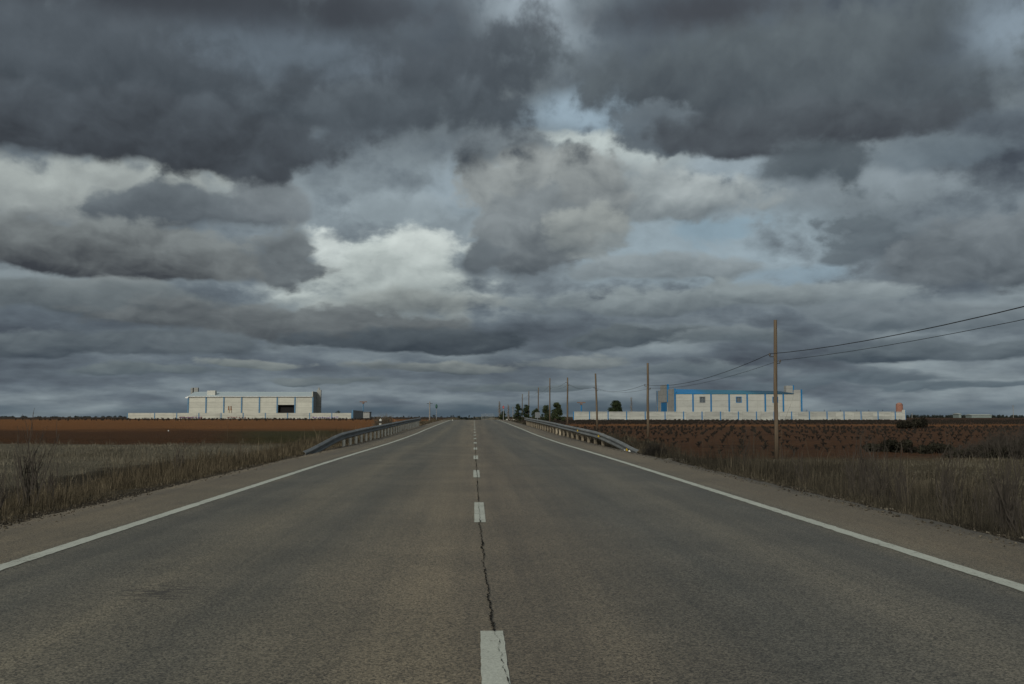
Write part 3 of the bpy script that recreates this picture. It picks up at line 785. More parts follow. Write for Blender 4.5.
# ---- left boundary wall
def boundary(name, x0, x1, y, ztop, label, mat, bmat, post_px, pw=.14, cat='boundary wall'):
    z0 = gz((x0+x1)/2, y)
    e = empty(name, (x0, y, z0), label, cat)
    MB().box(0, x1-x0, 0, .22, -.9, ztop-z0).build('panel', mat, e)
    for p in post_px:
        x = AX(p, y)-x0
        MB().box(x-pw, x+pw, -.06, -.003, -.9, ztop-z0+.03).build('post', bmat, e)
    return e, z0
yw_ = 312.0
xa, xb = AX(127.0, yw_), AX(352.0, yw_)
e, zz0 = boundary('boundary_wall', xa, xb, yw_, AZ(413.0, yw_), 'low concrete boundary wall with pale blue posts before the warehouse', PWL, BLUEL,
                  [127.4]+[154.6+22.15*k for k in range(9)]+[351.6])
# unreadable scrawls sprayed on two stretches of the wall
SPRAY = [simple('spray_violet', (.10,.05,.16), (.16,.09,.22), 6, .7), simple('spray_maroon', (.20,.07,.07), (.12,.04,.05), 6, .7), simple('spray_white', (.62,.62,.66), (.5,.5,.6), 6, .7)]
for (pa, pb), mats in (((178.5, 200.5), (1, 0)), ((311.5, 336), (0, 2)), ((224, 246), (1,))):
    for mi in mats:
        mb = MB(); x = AX(pa, yw_)-xa+random.uniform(0, 1)
        while x < AX(pb, yw_)-xa:
            w_ = random.uniform(.5, .95); zc = random.uniform(.45, .6)*1.0; hh = random.uniform(.35, .62)
            n = random.choice((5, 6, 7)); pts = [(x+w_*(.5+.5*math.cos(q*2.3+mi)), -.012, zc-.1+hh*.5*math.sin(q*1.7+x)) for q in range(n)]
            mb.tube(pts, .07, 4); x += w_*random.uniform(1.0, 1.6)
        mb.build('graffiti', SPRAY[mi], e)
# the wall's return, running away from the road
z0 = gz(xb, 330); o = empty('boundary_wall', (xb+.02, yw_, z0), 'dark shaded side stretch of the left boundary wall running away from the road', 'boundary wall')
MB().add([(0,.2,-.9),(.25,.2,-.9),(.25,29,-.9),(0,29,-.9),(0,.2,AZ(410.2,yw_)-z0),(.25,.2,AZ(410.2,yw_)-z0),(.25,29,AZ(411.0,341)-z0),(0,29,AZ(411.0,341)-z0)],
         [(3,2,1,0),(4,5,6,7),(0,1,5,4),(1,2,6,5),(2,3,7,6),(3,0,4,7)]).build('panel', CPD, o)  # shade of the return is put into the darker panel colour
MB().box(-.08, .33, .0, .18, -.9, AZ(409.9,yw_)-z0).build('post', BLUEL, o)
x0, x1 = AX(362.6, 345), AX(369.5, 345); z0 = gz(x0, 345); o = empty('yard_hut', (x0, 345, z0), 'low grey flat-roofed hut beside the blue lamp post', 'hut')
hh = AZ(412.3, 345)-z0; MB().box(0, x1-x0, 0, 6, -.6, hh).build('wall', CPD, o); MB().box(-.15, x1-x0+.15, -.15, 6.15, hh+.002, hh+.18).build('roof', GREYB, o)
# blue lamp posts
def lamp_post(px, y, pt, label):
    v = at(px, pt, y); z0 = gz(v.x, y); h = v.z-z0
    e = empty('lamp_post', (v.x, y, z0), label, 'lamp post')
    MB().tube([(0,0,-.3),(0,0,h*.5),(0,0,h)], [.22,.2,.17], 10).build('pole', BLUEL if px < 500 else BLUE, e)
    mb = MB(); mb.box(-1.25, 1.25, -.2, .2, h-.02, h+.3); mb.box(-.35, .35, -.35, .35, h-.5, h-.03); mb.build('lamp_head', simple('lamp_brown', (.16,.11,.09), (.1,.07,.06), 3), e)
lamp_post(363.3, 350, 402.2, 'blue lamp post with flat twin head beside the grey hut at left')
lamp_post(581.3, 300, 403, 'blue lamp post with flat twin head left of the right boundary wall')

# ---- right warehouse
Y1 = 290.0; XA, XB = AX(675.0, Y1), AX(801.6, Y1); W = XB-XA; g1_ = gz((XA+XB)/2, Y1)
e = empty('warehouse', (XA, Y1, g1_), 'pale concrete warehouse with bright blue roof edge, posts and square windows', 'warehouse')
Z = lambda py, y=Y1: AZ(py, y)-g1_
ze = Z(393.1); zrl = AZ(388.7, Y1+13)-g1_; zrr = AZ(390.9, Y1+13)-g1_; D = 30.0
wins = []
for px in (702.6, 739.0, 775.5):
    x = AX(px, Y1)-XA; wins.append((x-.68, x+.68, Z(402.0), Z(397.0)))
mb = MB(); wall_cells(mb, 0, W, -1, ze, 0, .3, wins); mb.build('front_wall', CPR, e)
MB().box(.3, W-.3, D-.3, D, -1, ze-.3).build('rear_wall', CPR, e)
MB().box(W-.3, W, .3, D, -1, Z(392.6)).build('end_wall', CPR, e)
x5 = AX(794, Y1)-XA
MB().box(x5, W-.001, -.02, .28, ze+.002, Z(389.6)).build('parapet', CPD, e)
MB().add([(.02,-.15,ze+.01),(x5-.02,-.15,ze+.01),(x5-.02,13,zrr),(.02,13,zrl),(x5-.02,D,ze-.1),(.02,D,ze-.1),
          (.02,-.15,ze-.2),(x5-.02,-.15,ze-.2),(x5-.02,13,zrr-.25),(.02,13,zrl-.25),(x5-.02,D,ze-.3),(.02,D,ze-.3)],
         [(0,1,2,3),(3,2,4,5),(6,9,8,7),(9,11,10,8),(0,6,7,1),(4,10,11,5),(0,3,9,6),(3,5,11,9),(1,7,8,2),(2,8,10,4)]).build('roof', SHEETR, e)
for k in range(8):
    x = AX(675.0+(801.6-675.0)*k/7, Y1)-XA
    tp = {0: Z(388.2), 7: Z(389.2)}.get(k, ze-.22)
    MB().box(x-.2, x+.2, -.32 if k in (0, 7) else -.14, -.153 if k in (0, 7) else -.003, -1, tp).build('blue_post', BLUE, e)
MB().box(0, W, -.1, -.004, Z(419), Z(413)).build('plinth', CPD, e) if 0 else None
BGLASS = simple('window_glass', (.10,.12,.13), (.05,.06,.07), 4, .15, spec=.6)
for i, wv2 in enumerate(wins):
    fr = MB(); a, b_, c, d = wv2; q = .16
    fr.box(a-q, a, -.06, .1, c-q, d+q).box(b_, b_+q, -.06, .1, c-q, d+q).box(a, b_, -.06, .1, d, d+q).box(a, b_, -.06, .1, c-q, c)
    w_ = fr.build('window', BLUE if i else GREYB, e)
    MB().box(a+.002, b_-.002, .12, .16, c+.002, d-.002).build('pane', BGLASS, w_)
    mb = MB(); xm = (a+b_)/2; mb.box(xm-.05, xm+.05, .05, .115, c+.003, d-.003); mb.box(a+.003, xm-.053, .05, .115, (c+d)/2-.05, (c+d)/2+.05); mb.box(xm+.053, b_-.003, .05, .115, (c+d)/2-.05, (c+d)/2+.05); mb.build('glazing_bar', GREYB, w_)
# end facing the road: wall shade put into darker panels, tall middle block with the blue door
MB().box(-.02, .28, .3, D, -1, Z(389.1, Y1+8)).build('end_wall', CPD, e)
xt = XA; yA = XA/((668.6-474)/1000); yB = XA/((661.8-474)/1000)
ta, tb = yA-Y1, yB-Y1
zt = AZ(384.2, Y1+ta)-g1_; zd = AZ(402, Y1+ta)-g1_
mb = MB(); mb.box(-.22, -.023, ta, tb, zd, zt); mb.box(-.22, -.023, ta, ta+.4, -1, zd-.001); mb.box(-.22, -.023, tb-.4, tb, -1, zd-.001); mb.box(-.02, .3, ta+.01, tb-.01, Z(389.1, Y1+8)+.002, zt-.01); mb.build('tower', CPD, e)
MB().box(-.12, -.03, ta+.42, tb-.42, -1, zd-.01).build('door', BLUE, e)
MB().box(-.26, .32, ta-.34, ta-.005, zd, zt+.05).build('blue_post', BLUE, e)
MB().box(-.2, -.03, tb+6.0, tb+6.4, -1, Z(389.1, Y1+8)).build('blue_post', BLUE, e) if tb+6.4 < D else None
x = AX(786.5, Y1+8)-XA; x2 = AX(793.3, Y1+8)-XA; zt = AZ(385.3, Y1+8)-g1_
MB().box(x, x2, 8, 10, ze, zt).build('roof_tower', CPD, e); MB().box(x2+.003, x2+.35, 7.95, 8.4, ze, zt+.1).build('blue_post', BLUE, e)
# ---- right boundary wall
yw2 = 284.0; xa, xb = AX(573.0, yw2), AX(905.3, yw2)
pp = [589.5+18.55*k for k in range(5)]
pq = [665.0, 683.5, 702, 720.5, 738.4, 756.4, 774, 791.6, 809.3, 827, 844, 861, 878, 895.2]
e, zz0 = boundary('boundary_wall', xa, xb, yw2, AZ(411.6, yw2), 'long pale boundary wall with bright blue posts behind the vineyard', PWR, BLUE, [573.5]+pp[:-1]+pq, .13)
zt = AZ(409.8, yw2)-zz0
MB().box(xb-xa-.9, xb-xa+.002, -.04, .26, -.9, zt).build('end_pier', CPR, e)
MB().box(xb-xa+.005, xb-xa+.16, -.05, .27, -.9, zt+.02).build('post', BLUE, e)
for px in (807, 824.5, 840.6, 857, 869, 883):
    x = AX(px, yw2)-xa; h = AZ(411.6, yw2)-zz0
    MB().tube([(x, .11, h-.02), (x, .11, h+.35), (x, .11, h+.5)], [.05,.05,.14], 6).build('wall_light', IRON, e)
# the brick-red domed silo
yS = 292.0; x = AX(899.6, yS); z0 = gz(x, yS); o = empty('domed_silo', (x, yS, z0), 'brick red silo with a rounded dome behind the end of the wall', 'silo')
h = AZ(402.3, yS)-z0; r = 1.0
BRK = simple('terracotta', (.20,.095,.068), (.15,.068,.048), 1.5, .85)
MB().tube([(0,0,-.5),(0,0,h-.75)], [r,r], 18).build('body', BRK, o, True)
MB().tube([(0,0,h-.76),(0,0,h-.45),(0,0,h-.18),(0,0,h)], [r,r*.9,r*.62,.1], 18).build('dome', simple('terracotta_pale', (.23,.12,.09), (.18,.09,.065), 2, .8), o, True)
# far white shed and small white building on the right horizon
for px0, px1, pt, pb, y, lab in ((971.5, 991.5, 414.9, 417.3, 640, 'long low pale shed on the far horizon at right'), (958.8, 961.2, 413.8, 417.2, 640, 'tiny white block on the far horizon left of the pale shed')):
    x0, x1 = AX(px0, y), AX(px1, y); z0 = gz(x0, y); h = AZ(pt, y)-z0
    o = empty('distant_shed', (x0, y, z0), lab, 'shed')
    MB().box(0, x1-x0, 0, 8, -1, h-.3).build('wall', simple('shed_wall', (.17,.20,.19), (.13,.16,.155), 1), o)
    MB().prismx([(-.3,h-.298),(8.3,h-.298),(8.3,h-.1),(4,h+.5),(-.3,h-.1)], -.3, x1-x0+.3).build('roof', simple('shed_roof', (.25,.27,.26), (.2,.22,.21), 1), o)

# ------------------------------------------------------------------ trees
BARK = simple('bark', (.07,.055,.042), (.035,.028,.022), 5, .95)
PINE = tinted('pine_needles', [(.1,(.009,.014,.008)),(.5,(.022,.032,.015)),(.95,(.05,.062,.026))])
PINEL = tinted('paler_needles', [(.1,(.014,.020,.011)),(.5,(.034,.045,.022)),(.95,(.065,.078,.036))])
def tree(px, y, pt, wpx, label, shape='round', mat=None, n=2600, zb=None, group='trees by the far crest'):
    x = AX(px, y); z0 = gz(x, y); h = AZ(pt, y)-z0; w = wpx/1000*y
    e = empty('pine_tree' if shape != 'far' else 'distant_tree', (x, y, z0), label, 'tree', group)
    mb = MB(); mb.tube([(0,0,-.3),(.05*w,0,h*.3),(0,0,h*.6),(.03*w,0,h*.88)], [w*.05,w*.042,w*.028,w*.01], 7)
    for k in range(7):
        a = random.uniform(0, 6.28); q = h*random.uniform(.25, .7); L = w*.36*random.uniform(.6, 1)
        mb.tube([(0,0,q),(math.cos(a)*L*.5,math.sin(a)*L*.5,q+L*.3),(math.cos(a)*L,math.sin(a)*L,q+L*.5)], [w*.02,w*.014,w*.006], 5)
    mb.build('trunk', BARK, e)
    cs, rs = [], []
    for k in range(46 if shape != 'far' else 12):
        f = random.uniform(.10, .95)
        if shape == 'cone': rr = (1-f)**.75*.68+.06
        else: rr = math.sqrt(max(.02, 1-((f-.45)/.55)**2))*.56
        a = random.uniform(0, 6.28); q = random.random()**.5*rr*.85
        cs.append((math.cos(a)*q*w, math.sin(a)*q*w, f*h)); rs.append(w*random.uniform(.13, .22))
    V, Q, A = leaf_cloud(cs, rs, int(n*2), w*.044, .9)
    V[:, 2] = np.minimum(V[:, 2], h*1.03)
    o = bpy.data.objects.new('crown', np_mesh('crown', V, [Q], mat or PINE, A)); COL.objects.link(o); o.parent = e
    return e
tree(503, 185, 411, 7.5, 'small dark conifer at the foot of the bare poplar by the crest', 'cone')
tree(517.8, 215, 403.6, 9.5, 'left of the twin dark round pines at the crest')
tree(526.0, 212, 404.4, 9.5, 'right of the twin dark round pines at the crest')
tree(535.6, 230, 408.3, 8, 'smallest dark pine, between the twin pines and the grey sign', mat=PINEL)
tree(546, 225, 404.8, 10, 'left pine of the loose pair between two utility poles', 'cone', PINEL)
tree(557, 222, 402.8, 13, 'right pine of the loose pair, broad and pale green', 'cone', PINEL, 3200)
tree(615.8, 300, 400.8, 15, 'dark pyramid pine rising behind the right boundary wall', 'cone', PINE, 3600)
tree(338, 345, 410.8, 6, 'little green tree just behind the left boundary wall', 'round', PINEL, 700)
def poplar(px, y, pt, wpx, label, mat):
    x = AX(px, y); z0 = gz(x, y); h = AZ(pt, y)-z0; w = wpx/1000*y
    e = empty('poplar_tree', (x, y, z0), label, 'tree', 'bare poplars')
    MB().tube([(0,0,-.3),(.03*w,0,h*.4),(0,0,h*.8),(0,0,h)], [.13,.1,.05,.015], 7).build('trunk', mat, e)
    mb = MB()
    for k in range(75):
        q = h*random.uniform(.12, .9); a = random.uniform(0, 6.28); L = h*.2*(1.1-q/h*.6)
        d = Vector((math.cos(a)*.55, math.sin(a)*.55, 1)).normalized()
        twiggy(mb, Vector((0, 0, q)), d, L*random.uniform(.5, 1), .02, 1, .3, .2, 3)
    mb.build('branches', mat, e)
POPM = simple('grey_twigs', (.17,.15,.13), (.11,.095,.08), 5, .95)
poplar(499.6, 190, 401, 6, 'taller bare poplar beside the red sign at the crest', POPM)
poplar(508.2, 215, 404, 6, 'shorter pale bare poplar left of the twin pines', POPM)
poplar(631.5, 300, 396.5, 6, 'bare poplar just left of the second wooden pole', POPM)
# far lone trees along the skyline
FARM = tinted('far_tree_leaf', [(.1,(.016,.020,.018)),(.5,(.026,.032,.028)),(.95,(.042,.05,.042))])
ft = [(433.5, 414.6, 5, 'first dark tree clump on the skyline left of the road'), (441, 416.2, 4, 'small low tree on the skyline beside the first clump'), (452.3, 414.9, 5, 'dark skyline tree above the left lane'),
      (459, 415.8, 5.5, 'broad low skyline tree above the left lane'), (469.2, 415.0, 5.5, 'dark skyline tree right above the centre line'), (475, 416.1, 4.5, 'low skyline tree just right of the centre line'),
      (404, 415.3, 3, 'little dark skyline tree left of the barrier end'), (409, 416, 3, 'lower skyline tree left of the barrier end'), (419, 415.9, 3.4, 'skyline tree just above the barrier end'), (367.5, 414.8, 2.6, 'thin dark tree beside the grey hut on the skyline')]
for px, pt, wp, lab in ft:
    tree(px, 620, pt, wp, lab, 'far', FARM, 420, group='far trees on the skyline')
# thin pale fence posts at the skyline right of the centre line
e = empty('paling_fence', (AX(481.5, 330), 330, gz(AX(481.5, 330), 330)), 'thin pale post fence on the skyline right of the centre line', 'fence')
mb0 = MB()
for k in range(11):
    px = 481.5+k*1.25; x = AX(px, 330)-AX(481.5, 330); tp = AZ(413.6+random.uniform(-.3, .6), 330)-gz(AX(481.5, 330), 330)
    MB().tube([(x,0,-.3),(x,0,tp)], .055, 6).build('post', simple('fence_post_pale', (.24,.25,.25), (.17,.18,.18), 2) if k == 0 else bpy.data.materials['fence_post_pale'], e)
tp = AZ(416.2, 330)-gz(AX(481.5, 330), 330)
MB().tube([(0,-.1,tp),(AX(494.5,330)-AX(481.5,330),-.1,tp)], .04, 5).build('rail', bpy.data.materials['fence_post_pale'], e)

# dark woods on the skyline: reads as one mass
def treeline(name, pxs, y, ptop, jitter, n, label, mat):
    cs, rs = [], []
    p = pxs[0]
    while p < pxs[1]:
        x = AX(p, y); top = AZ(ptop+random.uniform(-jitter, jitter*.6), y); z0 = gz(x, y)
        hh = max(1.2, top-z0)
        cs.append((x, y+random.uniform(-12, 12), z0+hh*.5)); rs.append(hh*.5); p += hh*.45/y*1000*random.uniform(.7, 1.6)
        if random.random() < .7: cs.append((x+random.uniform(-2, 2), y, z0+.3)); rs.append(hh*.45)
    V, Q, A = leaf_cloud(cs, rs, n, y*.0006, 1.0)
    o = bpy.data.objects.new(name, np_mesh(name, V, [Q], mat, A)); COL.objects.link(o)
    return tag(o, label, 'wood', kind='stuff')
treeline('distant_woods', (-160, 130), 900, 416.3, .9, 26000, 'dark wood along the skyline at far left', FARM)
treeline('distant_woods', (355, 520), 900, 417.0, .6, 12000, 'low dark wood along the skyline above the road', FARM)
treeline('distant_woods', (900, 1180), 900, 415.2, .6, 26000, 'dark wood along the skyline at far right', FARM)

# orange mounds of earth beside the left bush
MOUND = simple('mound_soil', (.17,.085,.04), (.11,.052,.024), 2, .95, bump=.5)
for px, y, w, h, lab in ((391.5, 108, 1.7, 1.25, 'orange heap of earth beside the round dry bush'), (404, 112, 3.2, .85, 'flatter orange heap of earth nearer the road')):
    place('earth_mound', lump(w, w*.9, h, int(px), .15), MOUND, AX(px, y), y, lab, 'earth heap')
BT = simple('blue_tarp', (.05,.18,.38), (.03,.13,.3), 4, .5)
place('blue_drum', MB().tube([(0,0,-.05),(0,0,.3),(0,0,.32),(0,0,.6),(0,0,.62),(0,0,.85)], [.28,.28,.3,.3,.28,.27], 12), BT, AX(397.6, 106), 106, 'small blue drum between the two orange earth heaps', 'drum')

# ------------------------------------------------------------------ vines
VINE = simple('vine_bark', (.020,.015,.011), (.010,.008,.006), 9, .95)
def vine_mb(sc=1.0):
    mb = MB(); h = random.uniform(.12, .18)*sc
    mb.tube([(0,0,-.05),(random.uniform(-.04,.04),random.uniform(-.04,.04),h*.55),(random.uniform(-.06,.06),0,h)], [.065,.05,.075], 6)
    for k in range(11):
        a = random.uniform(0, 6.28); L = random.uniform(.13, .25)*sc
        mb.tube([(0,0,h*.95),(math.cos(a)*L*.45,math.sin(a)*L*.45,h+L*.35),(math.cos(a)*L*.9,math.sin(a)*L*.9,h+L*random.uniform(.2,.7))], [.04,.022,.009], 4)
        for q in range(2):
            b2 = a+random.gauss(0, .9)
            mb.tube([(math.cos(a)*L*.45,math.sin(a)*L*.45,h+L*.35),(math.cos(a)*L*.45+math.cos(b2)*L*.5,math.sin(a)*L*.45+math.sin(b2)*L*.5,h+L*random.uniform(.4,.9))], [.015,.007], 3)
    return mb
vmesh = [vine_mb().mesh('vine_stump', VINE) for k in range(9)]
spots = []
RA = math.atan(.27); ca, sa = math.cos(RA), math.sin(RA)      # the rows run a little off the road's line
for r_ in range(-85, 145):
    for c_ in range(90):
        u = r_*1.3+random.gauss(0, .16); v = 30+c_*3.6+(r_*1.7) % 3.6+random.gauss(0, .7)
        x = u*ca+v*sa; y = -u*sa+v*ca
        if y < 47 or y > 279 or 146 < y < 172 or x < 11 or x > .56*y+4 or random.random() < .1: continue
        if y > 172 and random.random() < .35: continue
        spots.append((x, y))
        if y > 172: spots.append((x+.7, y+2.3))
spots.sort(key=lambda s: s[1])
for k, (x, y) in enumerate(spots[:300]):
    o = bpy.data.objects.new('vine_stump', vmesh[k % 9]); COL.objects.link(o)
    o.location = (x, y, gz(x, y)); o.rotation_euler = (0, 0, random.uniform(0, 6.28)); s_ = random.uniform(.6, .95); o.scale = (s_, s_, s_)
    tag(o, 'pruned dark vine stump in the rows of the right vineyard', 'vine', 'vine stumps of the right vineyard')
def vine_mass(name, pts, label, k3=.34, hh=.28):
    """far vines: a stem and a few arms each, all in one mass"""
    n = len(pts); p = np.array(pts); z = ground_z(p[:, 0], p[:, 1])
    V, F = [], []; k = 0
    for (x, y), zz in zip(p, z):
        for j in range(6):
            a = random.uniform(0, 6.28); L = random.uniform(.5, 1)*k3; r = .05 if j else .1
            tx, ty = x+math.cos(a)*L*.7*(j > 0), y+math.sin(a)*L*.4*(j > 0); tz = zz+hh*random.uniform(.6, 1.15)
            V += [(x-r, y, zz-.05), (x+r, y, zz-.05), (tx+r*.5, ty, tz), (tx-r*.5, ty, tz), (x, y+r, zz-.05), (tx, ty+r*.5, tz)]
            F += [(k, k+1, k+2, k+3), (k+1, k+4, k+5, k+2), (k+4, k, k+3, k+5)]; k += 6
    me = bpy.data.meshes.new(name); me.from_pydata(V, [], F); me.materials.append(VINE); me.update()
    o = bpy.data.objects.new(name, me); COL.objects.link(o); return tag(o, label, 'vines', kind='stuff')
vine_mass('vine_rows', spots[300:], 'receding rows of dark vine stumps filling the right field')
lv = []
for r_ in range(10):
    for c_ in range(60):
        x = AX(125, 300)+c_*2.0+random.gauss(0, .3); y = 228+r_*5+random.gauss(0, .4)
        if x < AX(372, y) and random.random() > .25: lv.append((x, y))
vine_mass('vine_rows', lv, 'dark vine stumps along the top of the left field before the wall', .4, .5)

# ------------------------------------------------------------------ world: nishita sky under a deck of broken cloud
SUN_EL, SUN_AZ = R(30), R(180+28)       # behind the camera, a little to the left
sun_dir = Vector((math.sin(SUN_AZ)*math.cos(SUN_EL), math.cos(SUN_AZ)*math.cos(SUN_EL), math.sin(SUN_EL)))
W_ = bpy.data.worlds.new('World'); S.world = W_; W_.use_nodes = True
t = NT(W_.node_tree); bg = W_.node_tree.nodes['Background']; bg.inputs['Strength'].default_value = SKYK
KS = 1/(2**EXPO*SKYK)                    # a sky colour as seen in the picture -> world colour
def sk(r, g, b):
    m = (r+g+b)/3; k = (92+(m-92)*(1.20 if m > 92 else 1.12))/m
    return tuple(q*KS for q in lin(r*k, g*k, b*k)[:3])
sky = t.node('ShaderNodeTexSky', sky_type='NISHITA'); sky.sun_disc = False
sky.sun_elevation = SUN_EL; sky.sun_rotation = SUN_AZ; sky.air_density = 1.0; sky.dust_density = 1.0
Dv = t.vmath('NORMALIZE', t.node('ShaderNodeTexCoord').outputs['Generated'])
dx, dy, dz = t.sep(Dv)
az = t.math('ARCTAN2', dx, dy); el = t.math('ARCSINE', dz)
zc = t.math('ADD', t.math('MAXIMUM', dz, 0.0), .16)
pl = t.comb(t.math('DIVIDE', dx, zc), t.math('DIVIDE', dy, zc), 3.7)      # the cloud deck seen in perspective
AE = t.comb(az, el, 0.0)
els = t.math('MULTIPLY', t.math('LOGARITHM', t.math('ADD', t.math('MAXIMUM', el, 0.0), .10), math.e), .42)   # banks crowd together towards the horizon
ang = t.comb(az, els, 1.3)
def billow(v, scale, detail):
    n = t.node('ShaderNodeTexVoronoi', feature='SMOOTH_F1', voronoi_dimensions='2D')
    t.put(n.inputs['Vector'], v); n.inputs['Scale'].default_value = scale; n.inputs['Detail'].default_value = detail
    n.inputs['Roughness'].default_value = .48; n.inputs['Lacunarity'].default_value = 2.1; n.inputs['Smoothness'].default_value = .75
    n.normalize = True
    return t.math('SUBTRACT', .35, n.outputs['Distance'])
n_pl = t.noise(pl, 1.5, 6, .5)
n_an = t.noise(ang, 8.0, 8, .55)
n_fi = t.noise(ang, 40.0, 6, .55)
wsm = t.vmath('SCALE', t.vmath('SUBTRACT', t.noise(ang, 16.0, 4, .5, 0, True), (.5, .5, .5)), .05)
angw = t.vmath('ADD', ang, wsm)
bil = billow(angw, 13.0, 4.0)
N = t.math('ADD', t.math('MULTIPLY', bil, .85),
           t.math('SUBTRACT', t.math('ADD', t.math('MULTIPLY', n_an, .95), t.math('MULTIPLY', n_fi, .42)), .685))
wn = t.vmath('SUBTRACT', t.noise(ang, 6.0, 5, .5, 0, True), (.5, .5, .5))
AEw = t.vmath('ADD', AE, t.vmath('MULTIPLY', wn, (.085, .045, 0)))
# billows: brighter where the cloud thins upwards
b1 = billow(t.vmath('ADD', angw, (-.004, .013, 0)), 13.0, 4.0)
p0 = t.noise(t.vmath('ADD', ang, (5, 2, 7)), 9.0, 7, .52)
n_sh = p0
SH = t.math('ADD', t.math('MULTIPLY', t.math('SUBTRACT', p0, .5), .85), t.math('MULTIPLY', t.math('SUBTRACT', bil, b1), 1.0))

grp = bpy.data.node_groups.new('cloud_patch', 'ShaderNodeTree')
for nm, ty in (('Under','NodeSocketColor'),('AE','NodeSocketVector'),('N','NodeSocketFloat'),('SH','NodeSocketFloat'),('Ctr','NodeSocketVector'),('Inv','NodeSocketVector'),('Soft','NodeSocketFloat'),('Amp','NodeSocketFloat'),('Flat','NodeSocketFloat'),('Bot','NodeSocketColor'),('Top','NodeSocketColor'),('Op','NodeSocketFloat')):
    grp.interface.new_socket(nm, in_out='INPUT', socket_type=ty)
grp.interface.new_socket('Color', in_out='OUTPUT', socket_type='NodeSocketColor')
q = NT(grp); gi = q.node('NodeGroupInput').outputs; go = q.node('NodeGroupOutput').inputs
d = q.vmath('MULTIPLY', q.vmath('SUBTRACT', gi['AE'], gi['Ctr']), gi['Inv'])
ex, ey, _ = q.sep(d)
ey2 = q.math('MULTIPLY', q.math('MINIMUM', ey, 0.0), gi['Flat'])
ey3 = q.math('ADD', q.math('MAXIMUM', ey, 0.0), ey2)
rr = q.math('SQRT', q.math('ADD', q.math('MULTIPLY', ex, ex), q.math('MULTIPLY', ey3, ey3)))
val = q.math('ADD', q.math('SUBTRACT', 1.0, rr), q.math('MULTIPLY', gi['N'], gi['Amp']))
mk = q.math('MULTIPLY', q.rng(val, 0.0, gi['Soft']), gi['Op'])
tt = q.math('ADD', q.math('MULTIPLY_ADD', ey, .5, .5), q.math('MULTIPLY', gi['SH'], 1.5), clamp=True)
q.put(go[0], q.mix(mk, gi['Under'], q.mix(tt, gi['Bot'], gi['Top'])))

# general deck, in every direction
deck = t.ramp(t.math('ADD', t.math('MULTIPLY', n_pl, .5), t.math('MULTIPLY', n_an, .5)), [(.34, sk(70,76,85)), (.46, sk(94,102,110)), (.58, sk(124,132,137)), (.72, sk(152,158,159))])
gap = t.rng(t.math('ADD', t.math('MULTIPLY', n_pl, .5), t.math('MULTIPLY', n_an, .5)), .60, .72)
skyc = t.mix(1.0, sky.outputs[0], (.62,.62,.66), 'MULTIPLY')
cur = t.mix(t.math('MULTIPLY', gap, .55), deck, skyc)
# bright zone added around the sun, out of view, for extra fill
sd = t.vmath('DOT_PRODUCT', Dv, tuple(sun_dir))
glow = t.math('POWER', t.math('MAXIMUM', sd, 0.0), 3.0)
cur = t.mix(t.math('MULTIPLY', glow, .85), cur, sk(245,240,228))

def patch(px, py, rx, ry, bot, top, soft=.5, amp=1.6, flat=1.0, op=1.0):
    global cur
    a, e_ = azel(px, py)
    g_ = t.node('ShaderNodeGroup'); g_.node_tree = grp
    vals = dict(Under=cur, AE=AEw, N=N, SH=SH, Ctr=(a, e_, 0), Inv=(1000/rx, 1000/ry, 0), Soft=soft, Amp=amp*1.15, Flat=flat, Bot=sk(*bot), Top=sk(*top), Op=op)
    for k, v in vals.items(): t.put(g_.inputs[k], v)
    cur = g_.outputs[0]
# --- mid sky: pale veil, gaps and lit cloud
patch(560, 235, 680, 120, (116,124,130), (132,141,147), .9, 1.0, 1, .9)
patch(700, 250, 185, 62, (130,142,150), (138,150,158), .7, 1.3, 1, .95)
patch(725, 232, 70, 20, (122,139,151), (125,143,155), .6, 2.2, 1, .85)
patch(785, 276, 70, 13, (120,134,145), (123,138,149), .7, 2.2, 1, .85)
patch(600, 115, 100, 28, (136,151,163), (142,157,169), .5, 1.4)
patch(470, 185, 60, 36, (131,142,150), (139,149,157), .6, 1.4, 1, .9)
patch(390, 212, 80, 24, (127,136,142), (136,145,151), .6, 1.4)
patch(540, 28, 85, 58, (138,148,156), (152,161,169), .8, 1.6)
patch(1000, 30, 70, 46, (124,136,147), (138,150,162), .8, 1.6, 1, .9)
patch(80, 195, 170, 44, (118,122,124), (150,154,152), .55, 1.4)
patch(380, 285, 165, 60, (126,133,134), (158,163,162), .8, 1.4, 1, .9)
patch(395, 272, 118, 54, (140,146,146), (178,183,180), .55, 1.6)
patch(330, 250, 36, 26, (168,173,172), (190,194,191), .6, 1.6, 1, .85)
patch(425, 245, 55, 22, (170,175,173), (186,190,187), .6, 1.6, 1, .85)
patch(610, 168, 150, 34, (134,142,147), (162,169,170), .7, 1.6, 1.2, .9)
patch(565, 162, 95, 28, (144,151,154), (178,184,182), .45, 1.9, 1.2)
patch(735, 160, 70, 22, (126,136,144), (148,158,165), .55, 1.6, 1, .9)
patch(890, 195, 110, 22, (112,120,126), (128,136,142), .6, 1.5, 1, .9)
